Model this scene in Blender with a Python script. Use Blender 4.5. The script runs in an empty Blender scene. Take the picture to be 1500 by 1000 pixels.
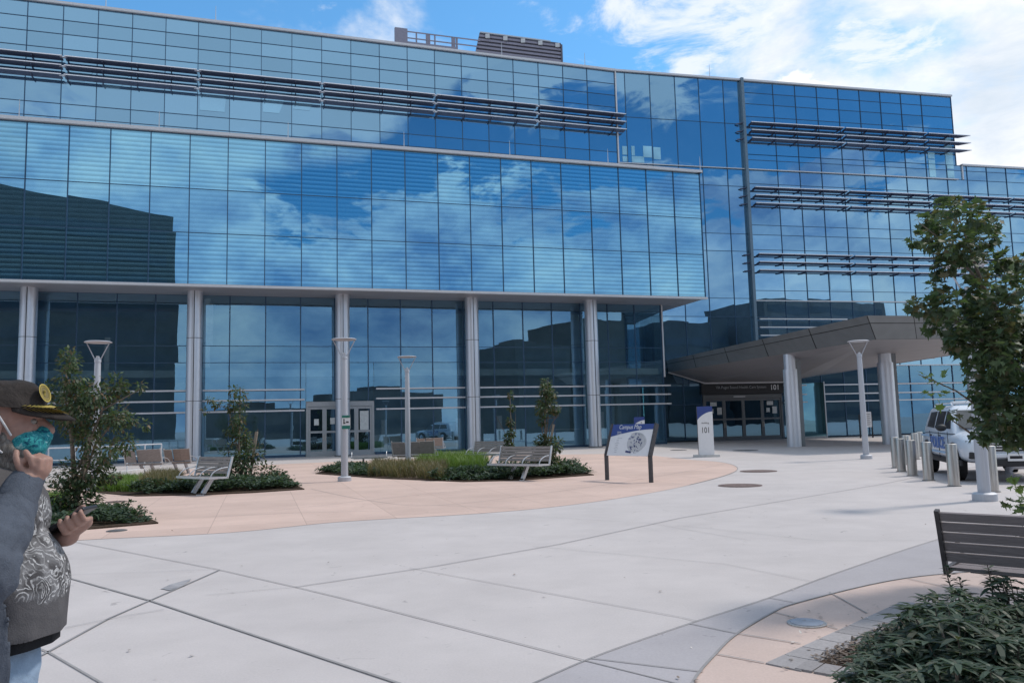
import bpy, bmesh, math, random
from mathutils import Vector, Matrix, noise as mnoise
R = math.radians
random.seed(7)
scene = bpy.context.scene
COL = scene.collection
FPX, EYE = 1170.0, 1.55

# ------------------------------------------------------------------ camera
_up = Vector((-.0256, 1, -.1034)).normalized()
_f = Vector((0, 0, -1)); _y = (_f - _f.dot(_up) * _up).normalized(); _x = _y.cross(_up)
RW = Matrix((_x, _y, _up))
def ray(px, py): return RW @ Vector((px - 750, 500 - py, -FPX))
def at(px, py, z=0.0):
    d = ray(px, py); return Vector((0, 0, EYE)) + d * ((z - EYE) / d.z)
def dep(px, py, Y):
    d = ray(px, py); return Vector((0, 0, EYE)) + d * (Y / d.y)
cd = bpy.data.cameras.new('camera'); cam = bpy.data.objects.new('camera', cd); COL.objects.link(cam)
cd.sensor_width = 36; cd.lens = 36 * FPX / 1500; cd.clip_start = .05; cd.clip_end = 3000
m4 = RW.to_4x4(); m4.translation = (0, 0, EYE); cam.matrix_world = m4
scene.camera = cam
scene.view_settings.view_transform = 'Standard'; scene.view_settings.look = 'None'; scene.view_settings.exposure = 0
scene.cycles.max_bounces = 6; scene.cycles.transparent_max_bounces = 10

# ------------------------------------------------------------------ object helpers
def tag(o, label=None, cat=None, group=None, kind=None):
    if label: o['label'] = label
    if cat: o['category'] = cat
    if group: o['group'] = group
    if kind: o['kind'] = kind
    return o
def empty(name, loc=(0, 0, 0), rz=0.0, label=None, cat=None, group=None):
    o = bpy.data.objects.new(name, None); COL.objects.link(o)
    o.location = loc; o.rotation_euler = (0, 0, rz); o.empty_display_size = .2
    return tag(o, label, cat, group)
def copy_tree(o, parent=None):
    c = o.copy(); COL.objects.link(c); c.parent = parent
    for ch in list(o.children): copy_tree(ch, c)
    return c

class MB:
    def __init__(s): s.v = []; s.f = []; s.mi = []; s.cur = 0
    def add(s, vs, fs):
        b = len(s.v); s.v += [tuple(v) for v in vs]
        for f in fs: s.f.append(tuple(b + i for i in f)); s.mi.append(s.cur)
    def poly(s, pts): s.add(pts, [tuple(range(len(pts)))])
    def box(s, c, d, M=None):
        x, y, z = d[0] / 2, d[1] / 2, d[2] / 2; c = Vector(c)
        vs = [Vector((a * x, b * y, e * z)) for e in (-1, 1) for b in (-1, 1) for a in (-1, 1)]
        if M is not None: vs = [M @ v for v in vs]
        s.add([v + c for v in vs], [(0, 2, 3, 1), (4, 5, 7, 6), (0, 1, 5, 4), (2, 6, 7, 3), (0, 4, 6, 2), (1, 3, 7, 5)])
    def obox(s, a, b, w, h, up=(0, 0, 1)):
        """bar from a to b, width w (sideways), height h (along up)"""
        a = Vector(a); b = Vector(b); d = (b - a).normalized(); up = Vector(up)
        sd = d.cross(up).normalized() * w / 2; u = sd.cross(d).normalized() * h / 2
        vs = [a - sd - u, a + sd - u, a + sd + u, a - sd + u, b - sd - u, b + sd - u, b + sd + u, b - sd + u]
        s.add(vs, [(0, 3, 2, 1), (4, 5, 6, 7), (0, 1, 5, 4), (1, 2, 6, 5), (2, 3, 7, 6), (3, 0, 4, 7)])
    def prism(s, pts, z0, z1):
        n = len(pts)
        s.add([(p[0], p[1], z0) for p in pts] + [(p[0], p[1], z1) for p in pts],
              [tuple(range(n - 1, -1, -1)), tuple(range(n, 2 * n))] + [(i, (i + 1) % n, n + (i + 1) % n, n + i) for i in range(n)])
    def tube(s, path, r, n=8, cap=True):
        path = [Vector(p) for p in path]; k = len(path)
        rs = r if isinstance(r, (list, tuple)) else [r] * k
        d0 = (path[1] - path[0]).normalized()
        ref = Vector((0, 0, 1)) if abs(d0.z) < .9 else Vector((1, 0, 0))
        u = d0.cross(ref).normalized(); vs = []
        for i in range(k):
            d = (path[min(i + 1, k - 1)] - path[max(i - 1, 0)]).normalized()
            u = (u - d * u.dot(d)).normalized(); w = d.cross(u)
            for j in range(n):
                a = 2 * math.pi * j / n; vs.append(path[i] + (u * math.cos(a) + w * math.sin(a)) * rs[i])
        fs = [(i * n + j, i * n + (j + 1) % n, (i + 1) * n + (j + 1) % n, (i + 1) * n + j) for i in range(k - 1) for j in range(n)]
        if cap: fs += [tuple(range(n - 1, -1, -1)), tuple((k - 1) * n + j for j in range(n))]
        s.add(vs, fs)
    def lathe(s, prof, c=(0, 0, 0), n=24):
        c = Vector(c); k = len(prof)
        vs = [c + Vector((r * math.cos(2 * math.pi * j / n), r * math.sin(2 * math.pi * j / n), z)) for r, z in prof for j in range(n)]
        fs = [(i * n + j, i * n + (j + 1) % n, (i + 1) * n + (j + 1) % n, (i + 1) * n + j) for i in range(k - 1) for j in range(n)]
        fs += [tuple(range(n - 1, -1, -1)), tuple((k - 1) * n + j for j in range(n))]
        s.add(vs, fs)
    def ellipsoid(s, c, r, M=None, n=16, k=10):
        c = Vector(c); vs = []
        for i in range(1, k):
            t = math.pi * i / k
            for j in range(n):
                a = 2 * math.pi * j / n
                v = Vector((r[0] * math.sin(t) * math.cos(a), r[1] * math.sin(t) * math.sin(a), -r[2] * math.cos(t)))
                vs.append(c + (M @ v if M is not None else v))
        lo = Vector((0, 0, -r[2])); hi = Vector((0, 0, r[2]))
        if M is not None: lo = M @ lo; hi = M @ hi
        vs += [c + lo, c + hi]; L = len(vs)
        fs = [(i * n + j, i * n + (j + 1) % n, (i + 1) * n + (j + 1) % n, (i + 1) * n + j) for i in range(k - 2) for j in range(n)]
        fs += [(L - 2, (j + 1) % n, j) for j in range(n)] + [((k - 2) * n + j, (k - 2) * n + (j + 1) % n, L - 1) for j in range(n)]
        s.add(vs, fs)
    def cone(s, a, b, ra, rb, flat=1.0, fdir=None, n=12):
        """capsule with two radii; flat < 1 squeezes it along fdir"""
        a = Vector(a); b = Vector(b); d = (b - a); L = d.length
        d = d.normalized() if L > 1e-6 else Vector((0, 0, 1))
        ref = Vector(fdir) if fdir else (Vector((0, 0, 1)) if abs(d.z) < .9 else Vector((1, 0, 0)))
        w = (ref - d * ref.dot(d)).normalized(); u = d.cross(w)
        rings = []
        for i in range(1, 5): t = math.pi / 2 * i / 4; rings.append((a - d * ra * math.cos(t), ra * math.sin(t)))
        for i in range(0, 4): t = math.pi / 2 * i / 4; rings.append((b + d * rb * math.sin(t), rb * math.cos(t)))
        vs = [c + u * r * math.cos(2 * math.pi * j / n) + w * r * flat * math.sin(2 * math.pi * j / n) for c, r in rings for j in range(n)]
        k = len(rings); vs += [a - d * ra, b + d * rb]; L2 = len(vs)
        fs = [(i * n + j, i * n + (j + 1) % n, (i + 1) * n + (j + 1) % n, (i + 1) * n + j) for i in range(k - 1) for j in range(n)]
        fs += [(L2 - 2, (j + 1) % n, j) for j in range(n)] + [((k - 1) * n + j, (k - 1) * n + (j + 1) % n, L2 - 1) for j in range(n)]
        s.add(vs, fs)
    def build(s, name, mats, parent=None, smooth=None, bevel=0):
        me = bpy.data.meshes.new(name); me.from_pydata(s.v, [], s.f)
        mats = mats if isinstance(mats, (list, tuple)) else [mats]
        for m in mats: me.materials.append(m)
        if len(mats) > 1: me.polygons.foreach_set('material_index', s.mi)
        o = bpy.data.objects.new(name, me); COL.objects.link(o); o.parent = parent
        if smooth is not None:
            bm = bmesh.new(); bm.from_mesh(me); bmesh.ops.remove_doubles(bm, verts=bm.verts, dist=1e-5)
            bmesh.ops.recalc_face_normals(bm, faces=bm.faces); bm.to_mesh(me); bm.free()
            me.polygons.foreach_set('use_smooth', [True] * len(me.polygons))
            me.set_sharp_from_angle(angle=R(smooth))
        if bevel:
            b = o.modifiers.new('b', 'BEVEL'); b.width = bevel; b.segments = 2; b.limit_method = 'ANGLE'
        me.update()
        return o

def bake(o):
    """apply the modifiers of a mesh object"""
    dg = bpy.context.evaluated_depsgraph_get(); dg.update()
    me = bpy.data.meshes.new_from_object(o.evaluated_get(dg)); o.modifiers.clear(); o.data = me
    return o
def melt(mb, name, mat, parent, voxel=.006, smooth=4, sub=False):
    """fuse overlapping closed shapes into one continuous skin"""
    o = mb.build(name, mat, None)
    r = o.modifiers.new('r', 'REMESH'); r.mode = 'VOXEL'; r.voxel_size = voxel; r.use_smooth_shade = True
    s = o.modifiers.new('s', 'SMOOTH'); s.iterations = smooth; s.factor = .5
    bake(o); o.data.materials.clear()
    for m in (mat if isinstance(mat, (list, tuple)) else [mat]): o.data.materials.append(m)
    o.parent = parent
    return o
def text(name, body, size, M, mat, parent, align='LEFT', extrude=.004, sx=1.0, shear=0, bold=0):
    cu = bpy.data.curves.new(name, 'FONT'); cu.body = body; cu.size = size; cu.extrude = extrude; cu.align_x = align
    cu.shear = shear; cu.resolution_u = 3; cu.offset = bold
    t = bpy.data.objects.new(name + '_curve', cu); COL.objects.link(t)
    dg = bpy.context.evaluated_depsgraph_get(); dg.update()
    me = bpy.data.meshes.new_from_object(t.evaluated_get(dg)); bpy.data.objects.remove(t)
    me.transform(Matrix.Diagonal((sx, 1, 1, 1))); me.transform(M)
    me.materials.clear(); me.materials.append(mat); me.name = name
    o = bpy.data.objects.new(name, me); COL.objects.link(o); o.parent = parent
    return o
def frame_M(o, x, up):
    """matrix: local x -> x, local y -> up, local z -> x cross up, origin o"""
    x = Vector(x).normalized(); up = Vector(up); up = (up - x * up.dot(x)).normalized(); z = x.cross(up)
    M = Matrix((x, up, z)).transposed().to_4x4(); M.translation = o
    return M

# ------------------------------------------------------------------ materials
class NT:
    def __init__(s, name):
        s.m = bpy.data.materials.new(name); s.m.use_nodes = True; s.t = s.m.node_tree; s.t.nodes.clear()
        s.out = s.n('ShaderNodeOutputMaterial')
    def n(s, k, **kw):
        x = s.t.nodes.new(k)
        for a, b in kw.items(): setattr(x, a, b)
        return x
    def l(s, a, b): s.t.links.new(a, b)
    def math(s, op, a, b=None, c=None):
        x = s.n('ShaderNodeMath', operation=op)
        for i, v in enumerate((a, b, c)):
            if v is None: continue
            if isinstance(v, (int, float)): x.inputs[i].default_value = v
            else: s.l(v, x.inputs[i])
        return x.outputs[0]
    def ramp(s, fac, stops, interp='LINEAR'):
        r = s.n('ShaderNodeValToRGB'); r.color_ramp.interpolation = interp
        e = r.color_ramp.elements
        while len(e) < len(stops): e.new(.5)
        for i, (p, c) in enumerate(stops):
            e[i].position = p; e[i].color = (c[0], c[1], c[2], 1) if not isinstance(c, (int, float)) else (c, c, c, 1)
        s.l(fac, r.inputs[0]); return r.outputs[0]
    def noise(s, scale, detail=3, vec=None, rough=.5, dist=0, dim='3D'):
        x = s.n('ShaderNodeTexNoise'); x.inputs['Scale'].default_value = scale; x.inputs['Detail'].default_value = detail
        x.inputs['Roughness'].default_value = rough; x.inputs['Distortion'].default_value = dist
        if vec is not None: s.l(vec, x.inputs['Vector'])
        return x.outputs['Fac']
    def mix(s, fac, a, b, typ='MIX'):
        x = s.n('ShaderNodeMix', data_type='RGBA', blend_type=typ)
        for i, v in ((0, fac), (6, a), (7, b)):
            if isinstance(v, (int, float)): x.inputs[i].default_value = v
            elif isinstance(v, tuple): x.inputs[i].default_value = (*v, 1)
            else: s.l(v, x.inputs[i])
        return x.outputs[2]
    def pos(s): return s.n('ShaderNodeNewGeometry').outputs['Position']
    def obj(s): return s.n('ShaderNodeTexCoord').outputs['Object']
    def bump(s, h, st, dist=.01):
        b = s.n('ShaderNodeBump'); b.inputs['Strength'].default_value = st; b.inputs['Distance'].default_value = dist
        s.l(h, b.inputs['Height']); return b.outputs[0]
    def bsdf(s, color, rough=.6, metal=0, spec=.4, bump=None, sub=None):
        b = s.n('ShaderNodeBsdfPrincipled')
        if isinstance(color, tuple): b.inputs['Base Color'].default_value = (*color, 1)
        else: s.l(color, b.inputs['Base Color'])
        if isinstance(rough, (int, float)): b.inputs['Roughness'].default_value = rough
        else: s.l(rough, b.inputs['Roughness'])
        b.inputs['Metallic'].default_value = metal; b.inputs['Specular IOR Level'].default_value = spec
        if bump is not None: s.l(bump, b.inputs['Normal'])
        s.l(b.outputs[0], s.out.inputs[0]); return b

def simple(name, col, rough=.6, metal=0, var=.12, scale=8, spec=.4, bump=.0):
    t = NT(name); nz = t.noise(scale, 5, t.obj(), .6)
    a = tuple(c * (1 - var) for c in col); b = tuple(min(1, c * (1 + var)) for c in col)
    c = t.ramp(nz, [(.3, a), (.7, b)])
    t.bsdf(c, rough, metal, spec, t.bump(t.noise(scale * 8, 4, t.obj()), bump) if bump else None)
    return t.m

def concrete(name, col, dark=.82, warm=(1, 1, 1), grid=None):
    t = NT(name); p = t.pos()
    big = t.noise(.16, 5, p, .6); mid = t.noise(1.1, 6, p, .65); fine = t.noise(60, 4, p, .7); spots = t.noise(4.5, 3, p, .5, 1.5)
    c = t.ramp(big, [(.3, tuple(x * dark for x in col)), (.7, col)])
    c = t.mix(.5, c, t.ramp(mid, [(.3, .80), (.7, 1.06)]), 'MULTIPLY')
    c = t.mix(.45, c, t.ramp(fine, [(.3, .8), (.7, 1.1)]), 'MULTIPLY')
    c = t.mix(.6, c, t.ramp(spots, [(.25, .55), (.31, 1)]), 'MULTIPLY')
    if grid:
        sz, ang, deep = grid
        mp = t.n('ShaderNodeMapping'); mp.inputs['Rotation'].default_value = (0, 0, ang); t.l(p, mp.inputs[0])
        sp = t.n('ShaderNodeSeparateXYZ'); t.l(mp.outputs[0], sp.inputs[0])
        lines = []
        for i in (0, 1):
            fr = t.math('FRACT', t.math('DIVIDE', sp.outputs[i], sz))
            d = t.math('ABSOLUTE', t.math('SUBTRACT', fr, .5)); lines.append(t.math('LESS_THAN', d, .007 / sz))
        ln = t.math('MAXIMUM', lines[0], lines[1])
        cell = t.n('ShaderNodeTexWhiteNoise', noise_dimensions='2D'); fl = t.n('ShaderNodeVectorMath', operation='FLOOR')
        dv = t.n('ShaderNodeVectorMath', operation='SCALE'); dv.inputs['Scale'].default_value = 1 / sz
        ad = t.n('ShaderNodeVectorMath', operation='ADD'); ad.inputs[1].default_value = (.5, .5, 0)
        t.l(mp.outputs[0], dv.inputs[0]); t.l(dv.outputs[0], ad.inputs[0]); t.l(ad.outputs[0], fl.inputs[0]); t.l(fl.outputs[0], cell.inputs['Vector'])
        c = t.mix(.8, c, t.ramp(cell.outputs['Value'], [(0, .9), (1, 1.05)]), 'MULTIPLY')
        c = t.mix(t.math('MULTIPLY', ln, deep), c, tuple(x * .45 for x in col))
    t.bsdf(c, .85, 0, .25, t.bump(fine, .15, .004))
    return t.m

M = {}
M['concrete'] = concrete('plaza_concrete', (.55, .505, .495), .88)
M['band'] = concrete('grey_band', (.42, .395, .41), .9)
M['pink'] = concrete('pink_concrete', (.63, .47, .405), .9, grid=(1.5, R(-17.6), .5))
M['pink2'] = concrete('pink_concrete_near', (.58, .455, .405), .9)
M['joint'] = simple('joint', (.27, .26, .262), .9)
M['white_conc'] = simple('pale_concrete', (.55, .54, .53), .8)
t = NT('paver'); rnd = t.n('ShaderNodeNewGeometry').outputs['Random Per Island']
c = t.ramp(rnd, [(0, (.27, .255, .26)), (1, (.36, .34, .345))]); c = t.mix(.6, c, t.ramp(t.noise(50, 4, t.pos()), [(.3, .75), (.7, 1.1)]), 'MULTIPLY')
t.bsdf(c, .9, 0, .2); M['paver'] = t.m
M['soil'] = simple('soil', (.07, .05, .038), 1, 0, .5, 25, .1, .6)
M['steel'] = None
def brushed(name, col, rough, streak=.25, metal=.85):
    t = NT(name); mp = t.n('ShaderNodeMapping'); mp.inputs['Scale'].default_value = (14, 14, .4); t.l(t.obj(), mp.inputs[0])
    nz = t.noise(6, 5, mp.outputs[0], .7)
    c = t.ramp(nz, [(.3, tuple(x * (1 - streak) for x in col)), (.7, tuple(min(1, x * (1 + streak)) for x in col))])
    t.bsdf(c, t.ramp(nz, [(.3, rough), (.7, rough + .15)]), metal, .5); return t.m
M['steel'] = brushed('stainless_steel', (.50, .47, .44), .28)
M['colmetal'] = brushed('column_aluminium', (.64, .66, .71), .30, .07, .72)
M['galv'] = brushed('galvanised_paint', (.46, .47, .51), .5, .08, .3)
M['alu'] = simple('aluminium', (.50, .51, .53), .4, .6, .06)
M['trim'] = simple('white_metal_trim', (.62, .62, .64), .45, .2, .05)
M['mull'] = simple('dark_mullion', (.05, .095, .16), .35, .5, .1)
M['shade_under'] = simple('sunshade_shaded_under', (.11, .135, .21), .5, .4, .1)  # dark blue puts the shade under the blades into the colour
M['shade_edge'] = simple('sunshade_lit_edge', (.85, .84, .88), .4, .5, .06)  # bright colour stands in for light on the blade noses
M['canopy'] = simple('canopy_panel', (.22, .235, .245), .45, .5, .08, 1.5)
M['canopy_dark'] = simple('canopy_joint', (.02, .02, .022), .6)
M['soffit'] = simple('soffit_panel', (.34, .34, .37), .55, .2, .05, 1)
M['csoffit'] = simple('canopy_soffit', (.38, .355, .36), .5, .3, .05, 1)
M['black'] = simple('black_metal', (.03, .031, .036), .4, .3)
M['charcoal'] = simple('charcoal_metal', (.075, .07, .075), .5, .3, .2, 12)
M['white'] = simple('white_panel', (.72, .72, .74), .4, 0, .03)
M['navy'] = simple('navy_panel', (.035, .065, .24), .4, 0, .05)
M['ink'] = simple('black_ink', (.015, .015, .02), .5)
M['paper'] = simple('paper', (.6, .62, .62), .8)
M['core'] = simple('building_core', (.03, .04, .05), .8)
M['inner'] = simple('interior_wall', (.26, .33, .34), .8, 0, .2, .6)
M['inner_light'] = simple('interior_light', (.5, .52, .5), .8)
M['greyiron'] = simple('grey_iron', (.13, .13, .135), .7, .3, .25, 14)
M['louver'] = simple('louver_metal', (.26, .25, .31), .6, .3, .1)
def wood(name, a, b):
    t = NT(name); mp = t.n('ShaderNodeMapping'); mp.inputs['Scale'].default_value = (1.5, 14, 14); t.l(t.obj(), mp.inputs[0])
    c = t.ramp(t.noise(4, 6, mp.outputs[0], .65, .6), [(.3, a), (.7, b)])
    t.bsdf(c, .8, 0, .2, t.bump(t.noise(8, 5, mp.outputs[0]), .3)); return t.m
M['wood'] = wood('weathered_timber', (.20, .18, .17), (.33, .30, .285))
M['woodb'] = wood('brownish_timber', (.22, .17, .145), (.34, .275, .24))

def glass(name, tint, diff, wav=.006, stripes=0.0, trans=None, rough=.0):
    t = NT(name); p = t.pos()
    h = t.noise(.35, 2, p, .4)
    bp = t.bump(h, 1.0, wav)
    g = t.n('ShaderNodeBsdfGlossy'); g.inputs['Roughness'].default_value = rough
    isl = t.n('ShaderNodeNewGeometry').outputs['Random Per Island']
    var = t.ramp(isl, [(0, tuple(x * .9 for x in tint)), (1, tuple(min(1, x * 1.08) for x in tint))])
    t.l(var, g.inputs['Color']); t.l(bp, g.inputs['Normal'])
    add = t.n('ShaderNodeAddShader')
    if stripes:
        sp = t.n('ShaderNodeSeparateXYZ'); t.l(p, sp.inputs[0])
        fr = t.math('FRACT', t.math('DIVIDE', sp.outputs[2], .246))
        st = t.ramp(fr, [(0, tuple(x * .25 for x in diff)), (.42, tuple(x * .5 for x in diff)), (.5, tuple(x * 1.0 for x in diff)), (.9, tuple(x * 1.9 for x in diff)), (1, tuple(x * .25 for x in diff))])
        dc = t.mix(stripes, diff, st)
        # louvers behind the pane also soften what it mirrors
        t.l(t.mix(stripes * .5, var, t.mix(1.0, var, t.ramp(fr, [(0, .62), (.45, .85), (.55, 1.12), (.9, 1.18), (1, .62)]), 'MULTIPLY')), g.inputs['Color'])
    else:
        dc = t.ramp(t.noise(.5, 3, p), [(.3, tuple(x * .6 for x in diff)), (.7, tuple(x * 1.3 for x in diff))])
    d = t.n('ShaderNodeBsdfDiffuse'); t.l(dc, d.inputs[0])
    t.l(g.outputs[0], add.inputs[0])
    if trans:
        tr = t.n('ShaderNodeBsdfTransparent'); tr.inputs[0].default_value = (*trans, 1)
        t.l(tr.outputs[0], add.inputs[1])
    else: t.l(d.outputs[0], add.inputs[1])
    t.l(add.outputs[0], t.out.inputs[0]); return t.m
TINT = (.245, .415, .555)
M['glass'] = glass('blue_mirror_glass', TINT, (.012, .022, .035))
M['glass_f1'] = glass('louvred_glass', (.225, .45, .60), (.022, .05, .065), .003, 1.0)
M['glass_f1m'] = glass('faint_louvred_glass', (.23, .45, .60), (.018, .038, .05), .003, .5)
M['glass_g'] = glass('ground_floor_glass', (.13, .245, .345), (0, 0, 0), .0035, 0, (.46, .52, .54))
M['glass_dark'] = glass('entrance_glass', (.09, .17, .23), (.01, .015, .02), .01)

# ------------------------------------------------------------------ world
W = bpy.data.worlds.new('World'); scene.world = W; W.use_nodes = True
wt = W.node_tree; wt.nodes.clear()
class WNT(NT):
    def __init__(s, t): s.t = t
w = WNT(wt)
SUN_EL, SUN_AZ = 54, 68        # azimuth measured from +Y (camera forward) towards +X
out = w.n('ShaderNodeOutputWorld'); bg = w.n('ShaderNodeBackground'); bg.inputs['Strength'].default_value = .1
sky = w.n('ShaderNodeTexSky', sky_type='NISHITA'); sky.sun_disc = False; sky.sun_elevation = R(SUN_EL); sky.sun_rotation = R(SUN_AZ)
sky.air_density = 1.0; sky.dust_density = .6; sky.ozone_density = 2.0
tc = w.n('ShaderNodeTexCoord').outputs['Generated']
sp = w.n('ShaderNodeSeparateXYZ'); w.l(tc, sp.inputs[0])
X, Y, Z = sp.outputs
def sm(v, a, b):
    x = w.n('ShaderNodeMapRange', interpolation_type='SMOOTHSTEP'); w.l(v, x.inputs[0])
    x.inputs[1].default_value = min(a, b); x.inputs[2].default_value = max(a, b)
    x.inputs[3].default_value = 0 if a < b else 1; x.inputs[4].default_value = 1 if a < b else 0
    return x.outputs[0]
el = w.math('MULTIPLY', w.math('ARCSINE', Z), 180 / math.pi)
azb = w.math('MULTIPLY', w.math('ARCTAN2', X, w.math('MULTIPLY', Y, -1)), 180 / math.pi)
azf = w.math('MULTIPLY', w.math('ARCTAN2', X, Y), 180 / math.pi)
back = sm(Y, .15, -.15)
mp = w.n('ShaderNodeMapping'); mp.inputs['Scale'].default_value = (1, 1, 1.9); w.l(tc, mp.inputs[0])
n1 = w.noise(3.2, 9, mp.outputs[0], .58, .25); n2 = w.noise(9, 6, mp.outputs[0], .6, .3)
mp2 = w.n('ShaderNodeMapping'); mp2.inputs['Location'].default_value = (5.3, 2.2, 1.1); mp2.inputs['Scale'].default_value = (1.3, 1.3, 3.0); w.l(tc, mp2.inputs[0])
n3 = w.noise(5.5, 8, mp2.outputs[0], .62, .4)
elj = w.math('ADD', el, w.math('MULTIPLY', w.math('SUBTRACT', n3, .5), 19))   # noisy elevation for ragged cloud edges
azj = w.math('ADD', azb, w.math('MULTIPLY', w.math('SUBTRACT', n1, .5), 24))
low = sm(elj, 16.5, 15.0)
lefty = sm(w.math('SUBTRACT', azj, w.math('MULTIPLY', w.math('MAXIMUM', w.math('SUBTRACT', el, 17.5), 0), 2.6)), 19, 16)
high = w.math('MULTIPLY', sm(elj, 21.8, 23.6), sm(azj, 47, 38))
cb = w.math('MAXIMUM', w.math('MAXIMUM', w.math('MULTIPLY', low, w.math('ADD', .5, w.math('MULTIPLY', n2, .9))), w.math('MULTIPLY', lefty, .92)), w.math('MULTIPLY', high, .85))
cf = sm(w.math('ADD', n1, w.math('MULTIPLY', sm(azf, -16, 30), .13)), .515, .70)
cf2 = sm(w.math('ADD', n3, w.math('MULTIPLY', sm(azf, -12, 26), .17)), .56, .74)
cfm = w.math('MAXIMUM', cf, w.math('MULTIPLY', cf2, .85))
# a bright cumulus head just over the roof, ahead right
dv = w.n('ShaderNodeVectorMath', operation='DOT_PRODUCT'); w.l(tc, dv.inputs[0])
dv.inputs[1].default_value = ray(1172, 150).normalized()
cum = sm(w.math('ADD', dv.outputs['Value'], w.math('MULTIPLY', w.math('SUBTRACT', n2, .5), .0035)), .9991, .9994)
fac = w.n('ShaderNodeMix', data_type='FLOAT'); w.l(back, fac.inputs[0]); w.l(cfm, fac.inputs[2]); w.l(cb, fac.inputs[3])
blue = w.mix(1.0, sky.outputs[0], w.mix(back, (1.0, 1.8, 2.1), (.50, 1.08, 1.32)), 'MULTIPLY')
shade = w.ramp(n3, [(.3, (7.2, 8.2, 9.4)), (.55, (10.0, 10.3, 10.8))])
shade_b = w.mix(sm(elj, 20, 17), (7.4, 8.3, 9.2), w.ramp(w.math('ADD', w.math('MULTIPLY', n1, .6), w.math('MULTIPLY', n2, .4)), [(.40, (2.3, 3.6, 6.2)), (.50, (5.8, 7.2, 9.0)), (.60, (9.6, 10.2, 10.6))]))
cc = w.mix(back, shade, shade_b)
colr = w.mix(fac.outputs[0], blue, cc)
colr = w.mix(w.math('MULTIPLY', cum, w.math('SUBTRACT', 1, back)), colr, (11, 11, 11))
w.l(colr, bg.inputs[0]); w.l(bg.outputs[0], out.inputs[0])
sl = bpy.data.lights.new('sun', 'SUN'); sl.energy = 2.5; sl.angle = R(7); sl.color = (1, .93, .85)
so = bpy.data.objects.new('sun', sl); COL.objects.link(so)
sd = Vector((math.sin(R(SUN_AZ)) * math.cos(R(SUN_EL)), math.cos(R(SUN_AZ)) * math.cos(R(SUN_EL)), math.sin(R(SUN_EL))))
so.rotation_euler = sd.to_track_quat('Z', 'Y').to_euler()

# ------------------------------------------------------------------ ground
def struct(name, mb, mat): return tag(mb.build(name, mat), kind='structure')
g = MB(); g.poly([(-450, -450, 0), (450, -450, 0), (450, 450, 0), (-450, 450, 0)]); struct('ground', g, M['concrete'])
def sheet(name, pxs, z, mat):
    g = MB(); g.poly([at(x, y, z) for x, y in pxs][::-1]); o = struct(name, g, mat)
    bm = bmesh.new(); bm.from_mesh(o.data); bmesh.ops.triangulate(bm, faces=bm.faces)
    for f in bm.faces:
        if f.normal.z < 0: f.normal_flip()
    bm.to_mesh(o.data); bm.free(); return o
def smooth_pts(pts, n=6):
    out = []
    for i in range(len(pts) - 1):
        p0 = Vector(pts[max(i - 1, 0)]); p1 = Vector(pts[i]); p2 = Vector(pts[i + 1]); p3 = Vector(pts[min(i + 2, len(pts) - 1)])
        for k in range(n):
            t = k / n
            out.append(.5 * ((2 * p1) + (p2 - p0) * t + (2 * p0 - 5 * p1 + 4 * p2 - p3) * t * t + (3 * p1 - p0 - 3 * p2 + p3) * t ** 3))
    out.append(Vector(pts[-1])); return out
def groundpath(pxs, n=6): return smooth_pts([at(x, y).xy for x, y in pxs], n)
def gline(pxs): return [at(x, y).xy for x, y in pxs]
# pink paving in front of the building
front = groundpath([(-420, 838), (-150, 812), (100, 792), (333, 780), (500, 764), (700, 752), (830, 740), (940, 724), (1010, 710), (1060, 697), (1080, 688), (1074, 681), (1050, 676), (1010, 673)])
backl = [at(x, y).xy for x, y in ((930, 664), (700, 667), (400, 680), (0, 703), (-250, 725))]
g = MB(); g.poly([(p.x, p.y, .004) for p in front + backl]); o = struct('pink_paving', g, M['pink'])
bm = bmesh.new(); bm.from_mesh(o.data); bmesh.ops.triangulate(bm, faces=bm.faces)
[f.normal_flip() for f in bm.faces if f.normal.z < 0]; bm.to_mesh(o.data); bm.free()
def strip(mb, pts, w, z):
    pts = [Vector((p[0], p[1])) for p in pts]
    L = []; Rr = []
    for i, p in enumerate(pts):
        d = (pts[min(i + 1, len(pts) - 1)] - pts[max(i - 1, 0)]).normalized(); nn = Vector((-d.y, d.x)) * w / 2
        L.append(p + nn); Rr.append(p - nn)
    for i in range(len(pts) - 1):
        mb.poly([(*Rr[i], z), (*Rr[i + 1], z), (*L[i + 1], z), (*L[i], z)])
# near grey band and pink paving, bottom right
F_ = groundpath([(700, 1040), (865, 965), (1010, 914), (1127, 876), (1233, 837), (1368, 792), (1500, 755), (1680, 712)])
G_ = groundpath([(985, 1080), (1015, 1000), (1048, 958.7), (1080, 928.7), (1133, 897), (1167, 883.7), (1273, 857), (1353, 843.7), (1467, 834), (1600, 822), (1850, 800)])
def fill(name, A, B, z, mat):
    g = MB(); g.poly([(p[0], p[1], z) for p in list(A) + list(B)[::-1]]); o = struct(name, g, mat)
    bm = bmesh.new(); bm.from_mesh(o.data); bmesh.ops.triangulate(bm, faces=bm.faces)
    [f.normal_flip() for f in bm.faces if f.normal.z < 0]; bm.to_mesh(o.data); bm.free(); return o
fill('grey_paving_band', F_, G_, .004, M['band'])
pin = [at(x, y).xy for x, y in ((1090, 1090), (1135, 1000), (1200, 1010))]
fill('pink_paving_near', G_, [at(1000, 1500).xy, at(4000, 1500).xy, at(4500, 900).xy], .003, M['pink2'])
j = MB()
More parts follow.
